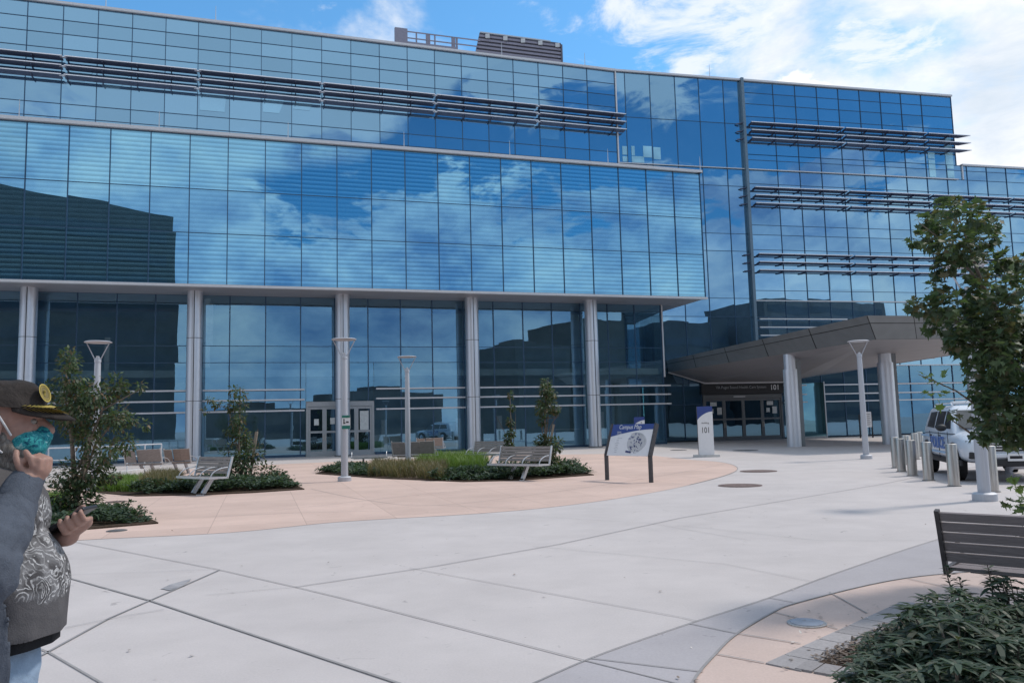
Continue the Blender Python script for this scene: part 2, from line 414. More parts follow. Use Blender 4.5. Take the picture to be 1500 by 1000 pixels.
for pts, wd in (([(-420, 770), (95, 845), (220, 880), (500, 973.7), (640, 1020), (900, 1110)], .022), ([(-150, 1040), (61.7, 960), (160, 906), (321.7, 835)], .022),
                ([(-100, 765), (100, 792), (317, 833.7), (433, 860), (500, 876), (860, 969), (1000, 1004)], .012), ([(-60, 905), (71.7, 956), (147, 1000), (240, 1060)], .014),
                ([(433, 860), (640, 829), (820, 797), (1000, 758), (1150, 733), (1287, 710), (1347, 698), (1450, 680)], .016),
                ([(317, 833.7), (220, 838), (100, 842)], .006), ([(300, 872), (433, 860)], .006), ([(95, 920), (170, 905), (240, 893)], .008),
                ([(600, 832), (1000, 905), (1020, 910)], .008), ([(780, 800), (1060, 826), (1190, 852)], .006), ([(1000, 770), (1200, 792), (1368, 792)], .006), ([(700, 752), (950, 766), (1100, 792)], .006)):
    strip(j, gline(pts), wd, .009)
strip(j, F_, .014, .010); strip(j, G_, .02, .010)
i0 = [(p.x, p.y) for p in front]; strip(j, i0[48:], .02, .010)
for a, b in (((1048, 958.7), (1120, 972)), ((1080, 928.7), (1173, 943.7)), ((1133, 897), (1227, 922)), ((1215, 868), (1270, 899)), ((1010, 914), (1080, 928.7)), ((1127, 876), (1167, 884)),
             ((1330, 848), (1440, 872)), ((865, 965), (1030, 985))):
    strip(j, [at(*a).xy, at(*b).xy], .012, .0105)
struct('paving_joints', j, M['joint'])
# faint older saw cuts across the pink paving
j = MB()
for pts in ([(455, 716), (540, 733), (640, 740), (800, 722), (950, 700), (1060, 680)], [(400, 748), (520, 735), (640, 722), (760, 712), (878, 706)], [(230, 760), (420, 752), (560, 748)], [(640, 740), (760, 745)]):
    strip(j, groundpath(pts), .012, .009)
struct('pink_paving_joints', j, M['joint'])

def ground_cover(name, px, py, rx, label, cat, mats, h=.012, ringm=None, ry=None, group=None):
    p = at(px, py); r = rx * p.y / FPX
    root = empty(name, (p.x, p.y, 0), 0, label, cat, group)
    a = MB(); a.lathe([(r, .0), (r, h), (r * .88, h + .002), (0.001, h + .002)], n=32); a.build('rim', ringm or mats, root, smooth=30)
    b = MB(); b.lathe([(r * .84, h + .002), (r * .84, h + .006), (.001, h + .006)], n=32); b.build('lid', mats, root, smooth=30)
    return root
M['rust'] = simple('rusty_iron', (.17, .125, .115), .8, .3, .35, 14, .3, .3)
M['greyiron'] = simple('grey_iron', (.13, .13, .135), .7, .3, .25, 14)
M['lens'] = simple('frosted_lens', (.36, .37, .41), .25, .2, .2, 6)
ground_cover('manhole_cover', 1084, 711, 31, 'brown round iron manhole cover, the nearer one beside the rounded pink paving tip', 'manhole cover', M['rust'], group='iron covers in the plaza')
ground_cover('manhole_cover', 1111, 690, 26, 'brown round iron manhole cover, the farther one beside the rounded pink paving tip', 'manhole cover', M['rust'], group='iron covers in the plaza')
ground_cover('manhole_cover', 994, 659, 12, 'small dark round cover on the paving left of the building number sign', 'manhole cover', M['greyiron'], group='iron covers in the plaza')
ground_cover('manhole_cover', 1092, 659.5, 18, 'dark flat cover on the paving in front of the entrance doors', 'manhole cover', M['greyiron'], group='iron covers in the plaza')
ground_cover('utility_lid', 170, 735, 15, 'small rusty lid in pink paving between the two left planting beds', 'utility lid', M['rust'], group='small lids in pink paving')
ground_cover('utility_lid', 171, 777.5, 14, 'small grey lid in pink paving at the front edge of the left bed', 'utility lid', M['greyiron'], group='small lids in pink paving')
ground_cover('inground_light', 1182, 913.7, 27, 'round uplight with pale blue grey lens set in pink paving beside the paver edging', 'ground light', M['lens'], ringm=M['steel'])

# ------------------------------------------------------------------ building
class Line:
    def __init__(s, a, b): s.a = Vector(a[:2]); u = Vector(b[:2]) - s.a; s.L = u.length; s.u = u / s.L; s.n = Vector((s.u.y, -s.u.x))
    def p(s, t, o=0.0, z=0.0): q = s.a + s.u * t + s.n * o; return Vector((q.x, q.y, z))      # o > 0: towards the plaza
    def hit(s, px, py):
        d = ray(px, py); k = s.a.dot(s.n) / (Vector(d.xy).dot(s.n)); q = Vector((0, 0, EYE)) + d * k
        return (q.xy - s.a).dot(s.u), q.z
F1 = Line(at(0, 411, 9.2), at(1035, 437, 9.2)); E1 = F1.L
F2 = Line(at(47, 0, 26.9), at(900, 103.5, 26.9)); E2 = F2.L
F3 = Line(F2.p(E2), at(1392, 141, 26.9)); E3 = F3.L
G1 = Line(F1.p(0, -3.1), F1.p(10, -3.1))
bld = empty('hospital_building', F1.p(18, -6), 0, 'long four storey blue mirror glass hospital building with sunshades and a raised lower front volume', 'building')
inv = Matrix.Translation(-bld.location)
def bpart(mb, name, mats, parent=None, smooth=None):
    o = mb.build(name, mats, None, smooth); o.data.transform(inv); o.parent = parent or bld
    return o
def pane(L, t0, t1, z0, z1, o=0.0, tilt=.0024, mb=None):
    m = mb or MB(); a = random.uniform(-tilt, tilt); b = random.uniform(-tilt, tilt); w = (t1 - t0) / 2; h = (z1 - z0) / 2
    m.poly([L.p(t0, o - w * a - h * b, z0), L.p(t1, o + w * a - h * b, z0), L.p(t1, o + w * a + h * b, z1), L.p(t0, o - w * a + h * b, z1)])
    return m
# footprint cores (opaque mass set behind the glass)
m = MB()
m.prism([F1.p(-14, -.12).xy, F1.p(E1 - .1, -.12).xy, F1.p(E1 - .1, -9).xy, F1.p(-14, -9).xy], 9.3, 17.25)
m.prism([F2.p(-14, -.15).xy, F2.p(E2 - .05, -.15).xy, F3.p(E3 - .1, -.15).xy, F3.p(E3 - .1, -26).xy, F2.p(-14, -26).xy], 9.1, 26.75)
m.prism([F3.p(2.6, -.15).xy, F3.p(60, -.15).xy, F3.p(60, -20).xy, F3.p(2.6, -20).xy], 0, 21.0)
bpart(m, 'wall', M['core'])
PANES = []      # (area, name-part, mb, material, parent)
def facade(L, ts, zs, mat, keep=None, mw=.045, proj=.05, o=0.0, skip=None, rowmat=None, grid_name='curtain_wall', hm=.035):
    g = MB()
    for t in ts: g.obox(L.p(t, o + proj / 2, zs[0]), L.p(t, o + proj / 2, zs[-1]), mw, proj, up=(*L.n, 0))
    for z in zs:
        g.obox(L.p(ts[0], o + proj * .3, z), L.p(ts[-1], o + proj * .3, z), proj * .6, hm)
    grid = bpart(g, grid_name, M['mull'])
    rest = {}
    for ri in range(len(zs) - 1):
        for ci in range(len(ts) - 1):
            if skip and skip(ts[ci], ts[ci + 1], zs[ri], zs[ri + 1]): continue
            mt = rowmat(ri) if rowmat else mat
            if keep and keep(ri, ci):
                bpart(pane(L, ts[ci], ts[ci + 1], zs[ri], zs[ri + 1], o), 'glass_pane', mt, grid)
            else:
                rest.setdefault(mt.name, (mt, MB())); pane(L, ts[ci], ts[ci + 1], zs[ri], zs[ri + 1], o, mb=rest[mt.name][1])
    for k, (mt, mb) in rest.items(): REST.setdefault(k, (mt, []))[1].append(mb)
    return grid
REST = {}
t1s = [E1 - .08 - 1.918 * i for i in range(27)][::-1]
z1s = [9.28, 12.02, 14.40, 17.36]
f1g = facade(F1, t1s, z1s, None, keep=lambda r, c: c >= 6, rowmat=lambda r: M['glass_f1m'] if r == 1 else M['glass_f1'])
t2s = [E2 - .03] + [E2 - 2.2 - 1.8565 * i for i in range(26)]; t2s = t2s[::-1]
facade(F2, t2s, [17.3, 19.95, 20.77, 24.1, 25.01, 25.87, 26.8], M['glass'], mw=.036)
t3s = [0.0, .75, 2.68, 4.66, 6.56, 8.55, 9.95]
facade(F3, t3s, [3.9, 5.2, 8.9, 10.25, 13.75, 15.05, 18.65, 20.0, 23.45, 26.8], M['glass'], mw=.036)
t4s = [10.1, 12.68] + [12.68 + 1.868 * i for i in range(1, 8)] + [E3]
facade(F3, t4s, [21.15, 22.2, 24.1, 25.08, 25.95, 26.8], M['glass'], mw=.034)
t5s = [10.1, 12.68] + [12.68 + 1.868 * i for i in range(1, 22)]
facade(F3, t5s, [10.08, 10.85, 13.9, 15.03, 15.76, 18.9, 19.98, 20.73, 21.15], M['glass'], mw=.034)
facade(F3, t5s, [5.24, 7.2, 8.9, 10.08], M['glass'], mw=.034)
# ground floor
tg = [37.68 - 1.937 * i for i in range(20)][::-1]; tg = [tg[0] - 1.937 * k for k in range(6, 0, -1)] + tg
DT0, DT1 = 14.75, 18.62
zg = [.12, 2.6, 5.39, 6.33, 9.19]
def gskip(a, b, z0, z1): return z0 < 3.1 and b > DT0 + .2 and a < DT1 - .2 and z0 < 3
ngk = len(tg)
facade(G1, tg, zg, M['glass_g'], keep=lambda r, c: (r == 3 and c >= 7) or (r == 0 and c >= 8), skip=gskip, mw=.06)
pane(G1, DT1 + .02, 20.25, .12, 5.39, mb=REST['ground_floor_glass'][1][0]); pane(G1, 14.44, DT0 - .02, .12, 5.39, mb=REST['ground_floor_glass'][1][0])
pane(G1, DT0, DT1, 3.15, 5.39, mb=REST.setdefault('ground_floor_glass', (M['glass_g'], []))[1][0] if 'ground_floor_glass' in REST and REST['ground_floor_glass'][1] else MB())
# entrance storey of the right hand wing
EN0, EN1 = 5.62, 11.85
facade(F3, [2.7, 4.2, EN0 - .05], [.1, 2.6, 4.1, 5.2], M['glass_dark'], mw=.06)
facade(F3, [EN1 + .05, 13.4, 15.2, 17.1, 19.0, 20.9, 22.8, 24.7, 26.6, 28.5, 30.4, 32.3, 34.2, 36.1, 38, 40], [.1, 3.9, 5.24], M['glass_g'], mw=.06)
for k, (mt, mbs) in REST.items():
    al = MB()
    for mb in mbs: al.add(mb.v, mb.f)
    REST[k] = al
allr = MB(); mats = []
for k, al in REST.items():
    allr.cur = len(mats); mats.append(bpy.data.materials[k]); allr.add(al.v, al.f)
tag(bpart(allr, 'glass_pane', mats), kind='stuff')
# pale panes painted as daylight through the glazed corners, and a few drawn blinds
M['through'] = glass('painted_daylight_glass', (.10, .16, .2), (.30, .52, .60), .004)
M['blind'] = glass('glass_with_blinds', TINT, (.05, .095, .115), .004)
cor = MB()
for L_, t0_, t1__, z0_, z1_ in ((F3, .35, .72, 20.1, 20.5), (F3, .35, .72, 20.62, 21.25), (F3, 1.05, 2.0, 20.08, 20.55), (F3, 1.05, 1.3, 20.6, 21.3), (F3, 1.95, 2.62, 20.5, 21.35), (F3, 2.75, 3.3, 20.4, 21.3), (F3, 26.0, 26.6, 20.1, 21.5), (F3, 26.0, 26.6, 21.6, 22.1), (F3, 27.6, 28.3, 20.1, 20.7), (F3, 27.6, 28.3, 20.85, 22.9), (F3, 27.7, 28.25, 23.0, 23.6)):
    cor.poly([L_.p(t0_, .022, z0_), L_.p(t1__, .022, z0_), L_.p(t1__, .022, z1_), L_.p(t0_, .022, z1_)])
tag(bpart(cor, 'painted_daylight_pane', M['through']), kind='stuff')
bl = MB(); rb = random.Random(4)
for c_ in (1.85, 3.70, 5.5, 9.1, 12.8, 14.6, 20.2, 23.8, 31.2):
    t0_ = c_ + .12; hh_ = rb.uniform(.6, 2.2); bl.poly([F2.p(t0_, .018, 23.2 - hh_), F2.p(t0_ + 1.6 * rb.uniform(.5, 1), .018, 23.2 - hh_), F2.p(t0_ + 1.6, .018, 23.2), F2.p(t0_, .018, 23.2)])
for c_ in (16.4, 18.2, 25.6): bl.poly([F3.p(c_ + .1, .018, 11.0), F3.p(c_ + 1.7, .018, 11.0), F3.p(c_ + 1.7, .018, 12.4), F3.p(c_ + .1, .018, 12.4)])
tag(bpart(bl, 'window_blind', M['blind']), kind='stuff')
# white caps and trims
m = MB()
m.obox(F1.p(-14, .02, 17.46), F1.p(E1 + .03, .02, 17.46), .42, .17); m.obox(F1.p(E1 - .1, .2, 17.46), F1.p(E1 - .1, -6.5, 17.46), .3, .17)
m.obox(F1.p(-14, .0, 9.2), F1.p(E1 + .03, .0, 9.2), .26, .13)
m.obox(F2.p(-14, .02, 26.88), F2.p(E2 + .02, .02, 26.88), .34, .15)
m.obox(F3.p(0, .02, 26.88), F3.p(E3 + .02, .02, 26.88), .34, .13)
m.obox(F3.p(E3 + .45, .02, 21.2), F3.p(60, .02, 21.2), .3, .13); m.obox(F3.p(E3 + .5, .04, 20.0), F3.p(E3 + .5, .04, 21.2), .1, .1, up=(*F3.n, 0))
m.obox(F3.p(10, .12, 19.98), F3.p(E3, .12, 19.98), .1, .06); m.obox(F3.p(0, .12, 19.98), F3.p(10, .12, 19.98), .08, .05)
m.obox(F3.p(10, .12, 10.08), F3.p(24, .12, 10.08), .1, .07); m.obox(F3.p(10, .12, 5.24), F3.p(40, .12, 5.24), .1, .07)
m.obox(F2.p(E2 + .02, .06, 17.3), F2.p(E2 + .02, .06, 26.8), .1, .1, up=(*F2.n, 0))
m.obox(G1.p(37.75, .05, 4.4), G1.p(37.75, .05, 9.19), .09, .1, up=(*G1.n, 0))
bpart(m, 'trim', M['trim'])
m = MB(); m.obox(F3.p(10.02, .16, 4.4), F3.p(10.02, .16, 26.98), .22, .3, up=(*F3.n, 0)); bpart(m, 'vertical_fin', simple('fin_metal', (.16, .22, .27), .4, .5))
# roofs
m = MB()
m.prism([F1.p(-14, -.2).xy, F1.p(E1 - .2, -.2).xy, F1.p(E1 - .2, -8).xy, F1.p(-14, -8).xy], 17.26, 17.32)
m.prism([F2.p(-14, -.2).xy, F2.p(E2, -.2).xy, F3.p(E3 - .3, -.2).xy, F3.p(E3 - .3, -25).xy, F2.p(-14, -25).xy], 26.76, 26.8)
bpart(m, 'roof', M['white_conc'])
# soffit under the raised volume
q = F1.p(E1 - .02, -.1)
d3 = None
e = F1.p(E1 - .02); k = (F3.a - e.xy).dot(F3.n) / (-F1.n).dot(F3.n); back_pt = e.xy - F1.n * k
m = MB(); pts = [F1.p(-14, -.14).xy, F1.p(E1 - .04, -.14).xy, back_pt, F3.p(.1, .02).xy, F1.p(-14, -6.5).xy]
m.prism(pts, 9.19, 9.27)
for i in range(14):      # soffit panel joints
    t = E1 - 1.2 - i * 3.84; m.obox(F1.p(t, -.2, 9.187), F1.p(t, -3.0, 9.187), .03, .012)
soff = bpart(m, 'soffit', M['soffit'])
m = MB()
m.poly([F1.p(E1 - .02, -.1, 9.3), (*back_pt, 9.3), (*back_pt, 17.36), F1.p(E1 - .02, -.1, 17.36)]); bpart(m, 'glass_pane', M['glass_f1'])
m = MB(); m.poly([G1.p(37.72, 0, 0), G1.p(37.72, -3.2, 0), G1.p(37.72, -3.2, 9.19), G1.p(37.72, 0, 9.19)]); bpart(m, 'glass_pane', M['glass_g'])
# columns
colpx = [(39, 415), (284, 425), (502, 432), (692, 437), (866, 440)]
COLN = Line(F1.p(0, -1.9), F1.p(10, -1.9)); colt = []
proto = None
tcs = [COLN.hit(x, 560)[0] for x in (38, 284, 502, 693, 869)]; tcs = [tcs[0] - 7.75] + tcs
for tcx in tcs:
    if proto is None:
        m = MB(); m.lathe([(.405, .0), (.405, 9.19)], n=40)
        o = m.build('column', M['colmetal'], None, 40)
        
        for z_ in (3.2, 6.6): m = MB(); m.lathe([(.409, z_), (.409, z_ + .03)], n=40); m.build('joint_ring', M['greyiron'], o)
        m = MB(); m.lathe([(.47, 0), (.47, .05), (.44, .06)], n=40); m.build('base_ring', M['greyiron'], o)
        s = MB(); s.obox((0, 0, .02), (0, 0, 9.18), .022, .04, up=(1, 0, 0)); s2 = s.build('seam', M['black'], o); s2.data.transform(Matrix.Translation((*(F1.n * .40), 0)))
        # the seam turns a little towards the plaza's left
        proto = o
    else: o = copy_tree(proto)
    o.parent = bld; o.location = COLN.p(tcx) - bld.location
# sunshades: units of three blades
def shade_unit(L, t0, t1, ztop, gap=.56, w=.8, ext=0, n=3, brk=1.86):
    root = None; m = MB(); e = MB()
    for i in range(n):
        zz = ztop - i * gap
        a0 = t0; a1 = t1
        # angled blade: thin underside plane coloured as shaded, nose coloured as lit
        pts = lambda o, z: [L.p(a0, o, z), L.p(a1, o, z)]
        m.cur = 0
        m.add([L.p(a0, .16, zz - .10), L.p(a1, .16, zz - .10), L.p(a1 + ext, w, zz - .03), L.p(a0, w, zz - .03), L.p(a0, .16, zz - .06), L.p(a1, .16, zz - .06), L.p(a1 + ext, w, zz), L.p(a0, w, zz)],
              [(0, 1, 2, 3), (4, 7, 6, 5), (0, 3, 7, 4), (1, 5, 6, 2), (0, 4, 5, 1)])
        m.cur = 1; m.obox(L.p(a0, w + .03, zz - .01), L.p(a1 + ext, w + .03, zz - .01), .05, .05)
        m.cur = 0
        t = a0 + .1
        while t <= a1 + .02: m.obox(L.p(t, .02, zz - .13), L.p(t, w - .05, zz - .07), .05, .12); t += brk
    return bpart(m, 'sunshade', [M['shade_under'], M['shade_edge']])
corr = lambda z, L, d=.8: 1.55 + (z - 1.55) * (1 - d / 53)
gaps2 = [1.85 - 7.4 * k for k in (2, 1)] + [1.85, 9.13, 16.5, 23.85, 31.1, E2 + .5]
for a, b in zip(gaps2[:-1], gaps2[1:]): shade_unit(F2, a + .07, b - .07, corr(23.75, F2), w=.66)
for t in gaps2[:-1]:
    for i in range(3):
        m = MB(); m.obox(F2.p(t - .2, .5, corr(23.75, F2) - .56 * i - .03), F2.p(t + .2, .5, corr(23.75, F2) - .56 * i - .03), .2, .05)
        bpart(m, 'shade_connector', M['shade_edge'])
g4 = [10.25, 18.25, 25.6]
for zt in (23.78, 18.75, 13.68):
    zt = corr(zt, F3)
    ends = [10.3, 18.25, 25.6, (E3 + .3)] if zt > 20 else [10.3, 18.25, 25.6, 33.1, 40.5, 48]
    for a, b in zip(ends[:-1], ends[1:]): shade_unit(F3, a + .08, b - .08, zt, .60, .62, ext=(.75 if (zt > 20 and b > E3) else 0), brk=1.868)
    for i in range(3):
        m = MB(); zz = zt - .6 * i; m.add([F3.p(9.4, .1, zz - .1), F3.p(9.85, .1, zz - .1), F3.p(9.85, .5, zz - .02), F3.p(9.4, .1, zz)], [(0, 1, 2), (3, 2, 1), (0, 2, 3)])
        bpart(m, 'sunshade', M['shade_under'])
def rails(L, spans, zs, o=.32):
    for a, b in spans:
        m = MB()
        for z in zs:
            z = 1.55 + (z - 1.55) * .993
            m.obox(L.p(a, o, z), L.p(b, o, z), .12, .085)
            t = a + .3
            while t < b: m.obox(L.p(t, .03, z - .02), L.p(t, o, z - .02), .04, .05); t += 1.937
        bpart(m, 'glazing_rail', M['trim'])
rails(G1, [(-8, 8.7), (9.2, DT0 - .1), (DT1 + .1, 24.1), (24.9, 31.9), (32.9, 38.0)], (3.84, 3.26, 2.64))
rails(F3, [(10.3, 17.5)], (8.75, 8.14, 7.54)); rails(F3, [(14.9, 20.6), (20.8, 40)], (3.85, 3.18, 2.62))
rails(F3, [(11.9, 14.4)], (3.85, 3.18, 2.62))
# base kerb along the glazing
m = MB(); m.obox(G1.p(-8, .02, .06), G1.p(DT0 - .05, .02, .06), .16, .12); m.obox(G1.p(DT1 + .05, .02, .06), G1.p(37.7, .02, .06), .16, .12)
bpart(m, 'sill', M['mull'])
# interior seen through the ground floor glass
m = MB()
m.poly([G1.p(-14, -7, 0), G1.p(37.6, -3.3, 0), G1.p(37.6, -3.3, 9), G1.p(-14, -7, 9)]); bpart(m, 'interior_wall', M['inner'])
m = MB(); m.prism([G1.p(-14, -.3).xy, G1.p(37.5, -.3).xy, G1.p(37.5, -3.2).xy, G1.p(-14, -6.8).xy], 4.6, 5.0); bpart(m, 'interior_ceiling', M['inner'])
m = MB()
for t0, w_, z0, h_ in ((19.2, .35, 0, 2.0), (23.8, .35, 0, 2.0), (20.3, 1.0, .55, .08), (24.9, 1.1, .62, .08), (26.5, .3, 0, 2.1), (29.5, 2.6, 1.1, .06), (33.5, .3, 0, 2.2), (8.3, 1.3, 6.5, 2.4), (4, .25, 2.9, 4), (9.1, .35, 5.2, 4)):
    m.box(G1.p(t0 + w_ / 2, -1.2, z0 + h_ / 2), (w_, .2, h_), Matrix.Rotation(R(17.5), 3, 'Z'))
bpart(m, 'interior_panel', M['inner_light'])
# doors of the ground floor
def door_set(L, a, b, ztop, leaves, frame_mat, pane_mat, zmid, papers=()):
    d = MB(); o = .06; fw = .14
    d.obox(L.p(a, o, ztop - .14), L.p(b, o, ztop - .14), .16, .28)
    for t in (a + .06, b - .06): d.obox(L.p(t, o, 0), L.p(t, o, ztop - .28), .12, .16, up=(*L.n, 0))
    fr = bpart(d, 'door_frame', frame_mat)
    n = leaves; w_ = (b - a - .24) / n
    for i in range(n):
        t0 = a + .12 + i * w_; t1_ = t0 + w_; zt = ztop - .30; s = MB()
        for t in (t0 + .06, t1_ - .06): s.obox(L.p(t, o - .01, .0), L.p(t, o - .01, zt), .12, .09, up=(*L.n, 0))
        for z, h_ in ((.14, .28), (zmid, .12), (zt - .07, .14)): s.obox(L.p(t0 + .12, o - .01, z), L.p(t1_ - .12, o - .01, z), .09, h_)
        dr = bpart(s, 'door', frame_mat)
        p_ = MB(); p_.poly([L.p(t0 + .1, o - .03, .2), L.p(t1_ - .1, o - .03, .2), L.p(t1_ - .1, o - .03, zt - .1), L.p(t0 + .1, o - .03, zt - .1)])
        bpart(p_, 'pane', pane_mat, dr)
        h = MB(); h.obox(L.p(t1_ - .05 if i % 2 == 0 else t0 + .05, o + .07, .9), L.p(t1_ - .05 if i % 2 == 0 else t0 + .05, o + .07, 1.25), .03, .03, up=(*L.n, 0)); bpart(h, 'handle', M['steel'], dr)
        for k, fx, z, pw, ph in papers:
            if k != i: continue
            tt = t0 + w_ * fx; q_ = MB(); q_.obox(L.p(tt - pw / 2, o + .045, z), L.p(tt + pw / 2, o + .045, z), .008, ph); bpart(q_, 'notice', M['paper'], dr)
M['door_metal'] = simple('door_aluminium', (.36, .38, .40), .45, .3, .05)
M['door_dark'] = simple('door_dark_aluminium', (.13, .14, .15), .45, .4, .05)
door_set(G1, DT0, DT1, 3.12, 4, M['door_metal'], M['glass_dark'], 1.38, [(0, .5, 1.95, .26, .36), (1, .5, 2.0, .26, .36), (3, .5, 2.0, .5, 1.1)])
door_set(F3, EN0, EN1, 3.25, 4, M['door_dark'], M['glass_dark'], 1.5, [(0, .45, 2.6, .5, .28), (0, .75, 2.1, .36, .5), (0, .35, 2.1, .25, .3), (3, .42, 2.6, .5, .28), (3, .65, 2.1, .36, .5), (3, .3, 2.1, .28, .3)])
m = MB(); m.box(F3.p((EN0 + EN1) / 2 - .3, .14, 3.1), (.9, .1, .07), Matrix.Rotation(R(12.8), 3, 'Z')); bpart(m, 'door_sensor', M['alu'])
# projecting glazed return right of the doors
m = MB(); t0, t1_ = 14.0, 15.0
m.poly([F3.p(13.4, .2, .1), F3.p(14.75, .9, .1), F3.p(14.75, .9, 4.0), F3.p(13.4, .2, 4.0)]); bpart(m, 'glass_pane', glass('teal_return_glass', (.12, .25, .31), (.02, .05, .055)))
m = MB(); m.obox(F3.p(14.8, .9, 0), F3.p(14.8, .9, 4.05), .08, .08, up=(*F3.n, 0)); m.obox(F3.p(13.4, .2, .06), F3.p(14.8, .9, .06), .1, .12); bpart(m, 'corner_post', M['alu'])
# entrance sign band
sg = empty('entrance_sign', F3.p(EN0, .14, 3.3), 0, 'dark entrance sign band with pale lettering and the number 101 above the main doors', 'sign')
def spart(mb, name, mat, root, smooth=None):
    o = mb.build(name, mat, None, smooth); o.data.transform(Matrix.Translation(-root.location)); o.parent = root; return o
m = MB(); m.obox(F3.p(EN0 - .1, .12, 3.72), F3.p(EN1 + .1, .12, 3.72), .14, .86); spart(m, 'sign_panel', M['black'], sg)
Mx = frame_M(F3.p(EN0 + 1.0, .21, 3.68) - sg.location, (*F3.u, 0), (0, 0, 1))
M['letters'] = simple('pale_letters', (.42, .43, .45), .5); M['letters_b'] = simple('bright_letters', (.75, .76, .78), .5)
text('lettering', 'VA Puget Sound Health Care System', .27, Mx, M['letters'], sg, sx=.98)
Mx = frame_M(F3.p(EN0 + 5.25, .21, 3.55) - sg.location, (*F3.u, 0), (0, 0, 1))
text('number', '101', .52, Mx, M['letters_b'], sg, bold=.006)

# rooftop screens
def RL(px, py, Y): return dep(px, py, Y)
Ls = Line(F2.p(20, -9).xy, F2.p(30, -9).xy)
def rt(px, py): t, z = Ls.hit(px, py); return t, z
ta, zt_ = rt(703, 47); tb, zb = rt(822, 58)
scr = empty('rooftop_louver_screen', Ls.p((ta + tb) / 2, 0, 26.8), 0, 'grey louvered rooftop plant screen with a slanted left end above the roof edge', 'roof screen')
m = MB(); H0 = 26.8; n = 20
ztop = zt_
for i in range(n):
    z = H0 + (ztop - H0) * i / n; off = -.0 - 1.5 * (1 - i / n)
    m.obox(Ls.p(ta + off, 0, z), Ls.p(tb, 0, z), .06, .17)
spart(m, 'louvers', M['louver'], scr)
m = MB(); m.poly([Ls.p(ta - 1.5, -.1, H0), Ls.p(tb, -.1, H0), Ls.p(tb, -.1, ztop), Ls.p(ta, -.1, ztop)]); m.obox(Ls.p(tb, 0, H0), Ls.p(tb, 0, ztop - .2), .14, .14, up=(*Ls.n, 0)); spart(m, 'backing', simple('screen_back', (.11, .11, .14), .7), scr)
m = MB(); m.obox(Ls.p(ta, .06, ztop - .05), Ls.p(tb - 1, .06, ztop - .05), .06, .1)
for i in range(5): m.box(Ls.p(ta + .6 + i * (tb - ta - 1) / 4, .12, ztop - .35), (.35, .12, .35))
spart(m, 'bracket', M['alu'], scr)
ta2, zt2 = rt(578, 41); tb2, _ = rt(598, 41); tc2, zc2 = rt(668, 50)
fr = empty('roof_rail_screen', Ls.p((ta2 + tc2) / 2, 0, 26.8), 0, 'open rooftop frame of thin horizontal rails with dark posts beside the louvered screen', 'roof frame')
m = MB(); m.obox(Ls.p(ta2 + .5, 0, H0), Ls.p(ta2 + .5, 0, zt2), 1.0, .25, up=(*Ls.n, 0)); spart(m, 'end_post', M['louver'], fr)
m = MB()
for i in range(11): z = H0 + (zt2 - H0 - .2) * (i + 1) / 11; m.obox(Ls.p(ta2 + 1, .05, z), Ls.p(ta - 1.5 * (1 - (i + 1) / 11), .05, z), .06, .085)
spart(m, 'rail', M['louver'], fr)
for px, wd in ((627, .34), (610, .1), (637, .1), (664, .3), (669, .14)):
    t, _ = rt(px, 60); m = MB(); m.obox(Ls.p(t, 0, H0), Ls.p(t, 0, zt2 - .15), wd, .12, up=(*Ls.n, 0)); spart(m, 'post', M['louver'], fr)
m = MB(); m.obox(Ls.p(ta2 + 1, .1, zt2 - 1.2), Ls.p(tc2, .1, zt2 - 1.2), .12, .28); spart(m, 'beam', M['louver'], fr)
# lightning rods along the roof edges
rods = [(F2, 155, 12, 27.0), (F2, 316, 30, 27.0), (F1, 28, 168, 17.55), (F1, 233, 188, 17.55), (F1, 422, 206, 17.55), (F1, 592, 222, 17.55), (F1, 747, 234, 17.55), (F1, 891, 245, 17.55), (F1, 1026, 253, 17.55), (Ls, 584, 60, 30.0), (Ls, 668, 60, 30.0), (F3, 1040, 118, 27.0), (F2, 735, 80, 27.0), (F2, 857, 98, 27.0)]
for i, (L, px, py, z) in enumerate(rods):
    t, _ = L.hit(px, py); m = MB(); m.tube([(0, 0, 0), (0, 0, .35), (0, 0, .95)], [.03, .022, .012], 6)
    o = m.build('lightning_rod', M['alu'], None); o.location = L.p(t, 0 if L is not Ls else -.1, z)
    tag(o, 'thin pale lightning rod standing on the edge of the glass building roof', 'lightning rod', 'lightning rods along the roof edges')

# ------------------------------------------------------------------ entrance canopy (part of the building)
A_t = F3.p(2.9, .1).xy; 
def pz(px, py, z): return at(px, py, z)
wallA = F3.p(3.0, .02)
At_ = Vector((wallA.x, wallA.y, 5.75)); Ab = Vector((wallA.x + .1, wallA.y, 4.92))
Bt = at(1270, 462, 5.8); Bb = at(1283, 497, 4.85)
Yc = Bt.y + 3.0; Ct = at(1640, 462, 5.8); Ct = Vector((26.6, Bt.y + 2.6, 5.8)); Cb = Vector((26.2, Bb.y + 2.3, 4.95))
Eb = F3.p(14.95, .02, 4.55); Et = F3.p(16.2, .02, 5.75)
Fb = F3.p(5.75, .25, 4.12)
Hb = F3.p(EN1 + .3, .25, 4.12)
m = MB(); m.poly([At_, Bt, Ct, Et]); m.poly([At_ + Vector((0, 0, -.0)), At_, Bt]) if False else None
def lerp(a, b, t): return a + (b - a) * t
